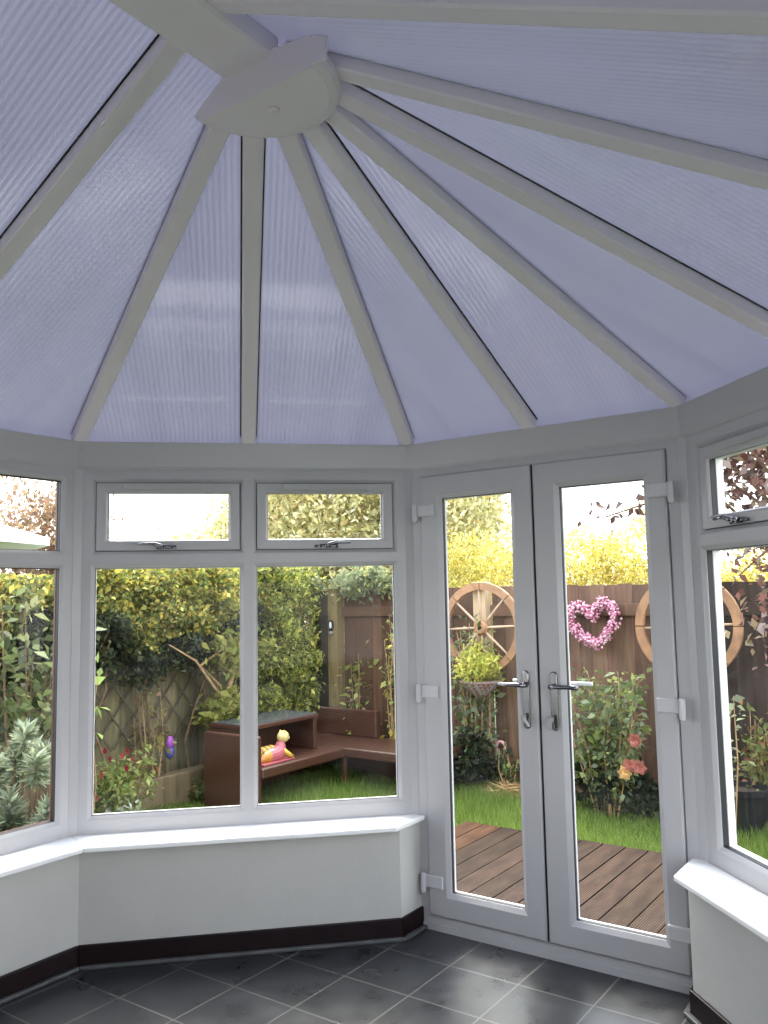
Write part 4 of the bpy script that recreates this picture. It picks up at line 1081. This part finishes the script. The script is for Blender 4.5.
# broad-leaved shrub and spiky euphorbia outside the left window
bush('broad_leaf_shrub', (-3.55, -.15, GZ), 'broad-leaved green shrub at the far left window behind the spiky plant', 12, 1.75, .42, [(.17, .21, .09), (.26, .28, .13), (.12, .15, .06), (.07, .09, .045)], 171, .075, 60, .6, stem_mat='bark', low=.35, sig=.08)
bush('tall_stem_shrub', (-2.50, -.46, GZ), 'single leggy stem with green leaves at the left edge of the double window', 3, 1.35, .10, [(.25, .34, .10), (.32, .40, .14)], 172, .06, 8, .6, low=.6, sig=.05, sr=.005)
r = thing('euphorbia', (-2.55, -.88, GZ), 'grey-green euphorbia with spiky leaf whorls outside the left window', 'shrub')
rg = random.Random(12); ng = np.random.default_rng(12); P = []; Dv = []; m = MB()
for k in range(46):
    a = rg.uniform(0, 2 * PI); rr_ = .33 * math.sqrt(rg.random()); hh = rg.uniform(.22, 1.18) * (1 - .4 * rr_ / .33 * rg.random())
    t = Vector((-2.55 + rr_ * math.cos(a), -.88 + rr_ * 1.1 * math.sin(a), GZ + hh)); bb = Vector((-2.55 + .1 * math.cos(a), -.88 + .1 * math.sin(a), GZ))
    m.tube([bb, (bb + t) / 2 + Vector((0, 0, .06)), t], [.011, .009, .006], 6)
    ax = (t - bb).normalized()
    for j in range(80):
        u = rg.random(); p = t - ax * u * .13
        an = rg.uniform(0, 2 * PI); s1 = ax.cross(Vector((0, 1, .2))).normalized(); s2 = ax.cross(s1)
        d = (s1 * math.cos(an) + s2 * math.sin(an)) * (.55 + .5 * u) + ax * (.75 - .9 * u)
        d.normalize(); P.append(np.array(p + d * .042)); Dv.append(np.array(d))
for k in range(40):
    a = rg.uniform(0, 2 * PI); rr_ = rg.uniform(.0, .32); hh = rg.uniform(.40, .82)
    t = Vector((-2.34 + rr_ * math.cos(a), -1.0 + rr_ * math.sin(a), GZ + hh)); ax = (t - Vector((-2.55, -.88, GZ))).normalized()
    for j in range(80):
        u = rg.random(); p = t - ax * u * .13; an = rg.uniform(0, 2 * PI); s1 = ax.cross(Vector((0, .3, 1))).normalized(); s2 = ax.cross(s1)
        d = (s1 * math.cos(an) + s2 * math.sin(an)) * (.55 + .5 * u) + ax * (.75 - .9 * u)
        d.normalize(); P.append(np.array(p + d * .042)); Dv.append(np.array(d))
m.build('stems', M['bark'], r)
leaf_mesh('leaf_whorls', r, np.array(P), .09, [(.34, .40, .28), (.42, .47, .34), (.27, .33, .21), (.46, .48, .30)], .24, 13, dirs=np.array(Dv), jitter=.15)

# neighbour's white parasol beyond the hedge
r = thing('parasol', (-7.45, 1.30, GZ), 'white garden parasol beyond the hedge at the left edge', 'parasol')
c = Vector((-7.45, 1.30, 0)); m = MB(); V = []; F = []
for k in range(8):
    a = 2 * PI * k / 8; V.append((c.x + 1.02 * math.cos(a), c.y + 1.02 * math.sin(a), 2.20))
for k in range(8):
    a = 2 * PI * k / 8; V.append((c.x + 1.02 * math.cos(a), c.y + 1.02 * math.sin(a), 2.12))
V.append((c.x, c.y, 2.52))
m.add(V, [(16, k, (k + 1) % 8) for k in range(8)] + [(k, 8 + k, 8 + (k + 1) % 8, (k + 1) % 8) for k in range(8)]); m.build('canopy', M['canvas'], r)
m = MB(); m.tube([(c.x, c.y, GZ), (c.x, c.y, 2.53)], .03, 8); m.build('pole', M['darkpole'], r)

# ------------------------------------------------------------------ light
wd = bpy.data.worlds.new('world'); SC.world = wd; wd.use_nodes = True
nt = wd.node_tree; bg = nt.nodes['Background']
tc = nt.nodes.new('ShaderNodeTexCoord'); sp = nt.nodes.new('ShaderNodeSeparateXYZ'); nt.links.new(tc.outputs['Generated'], sp.inputs[0])
cr = nt.nodes.new('ShaderNodeValToRGB'); cr.color_ramp.elements[0].position = .45; cr.color_ramp.elements[1].position = .75
cr.color_ramp.elements[0].color = (1.0, .985, .95, 1); cr.color_ramp.elements[1].color = (.80, .88, 1.0, 1)
mrr = nt.nodes.new('ShaderNodeMapRange'); mrr.inputs['From Min'].default_value = -1; nt.links.new(sp.outputs[2], mrr.inputs[0])
nt.links.new(mrr.outputs[0], cr.inputs[0]); nt.links.new(cr.outputs[0], bg.inputs[0]); bg.inputs[1].default_value = 2.7
sn = bpy.data.lights.new('sun', 'SUN'); sn.energy = 4.5; sn.angle = math.radians(38); sn.color = (1.0, .93, .80)
so = bpy.data.objects.new('sun', sn); COL.objects.link(so)
so.rotation_euler = (Vector((-.42, .42, .80))).to_track_quat('Z', 'Y').to_euler()

SC.view_settings.view_transform = 'Standard'; SC.view_settings.look = 'None'
SC.view_settings.exposure = 0.78; SC.view_settings.gamma = 1.0
SC.render.film_transparent = False
cy = SC.cycles
cy.use_denoising = True
cy.max_bounces = 10; cy.diffuse_bounces = 5; cy.glossy_bounces = 4; cy.transparent_max_bounces = 24; cy.transmission_bounces = 8
cy.caustics_reflective = False; cy.caustics_refractive = False
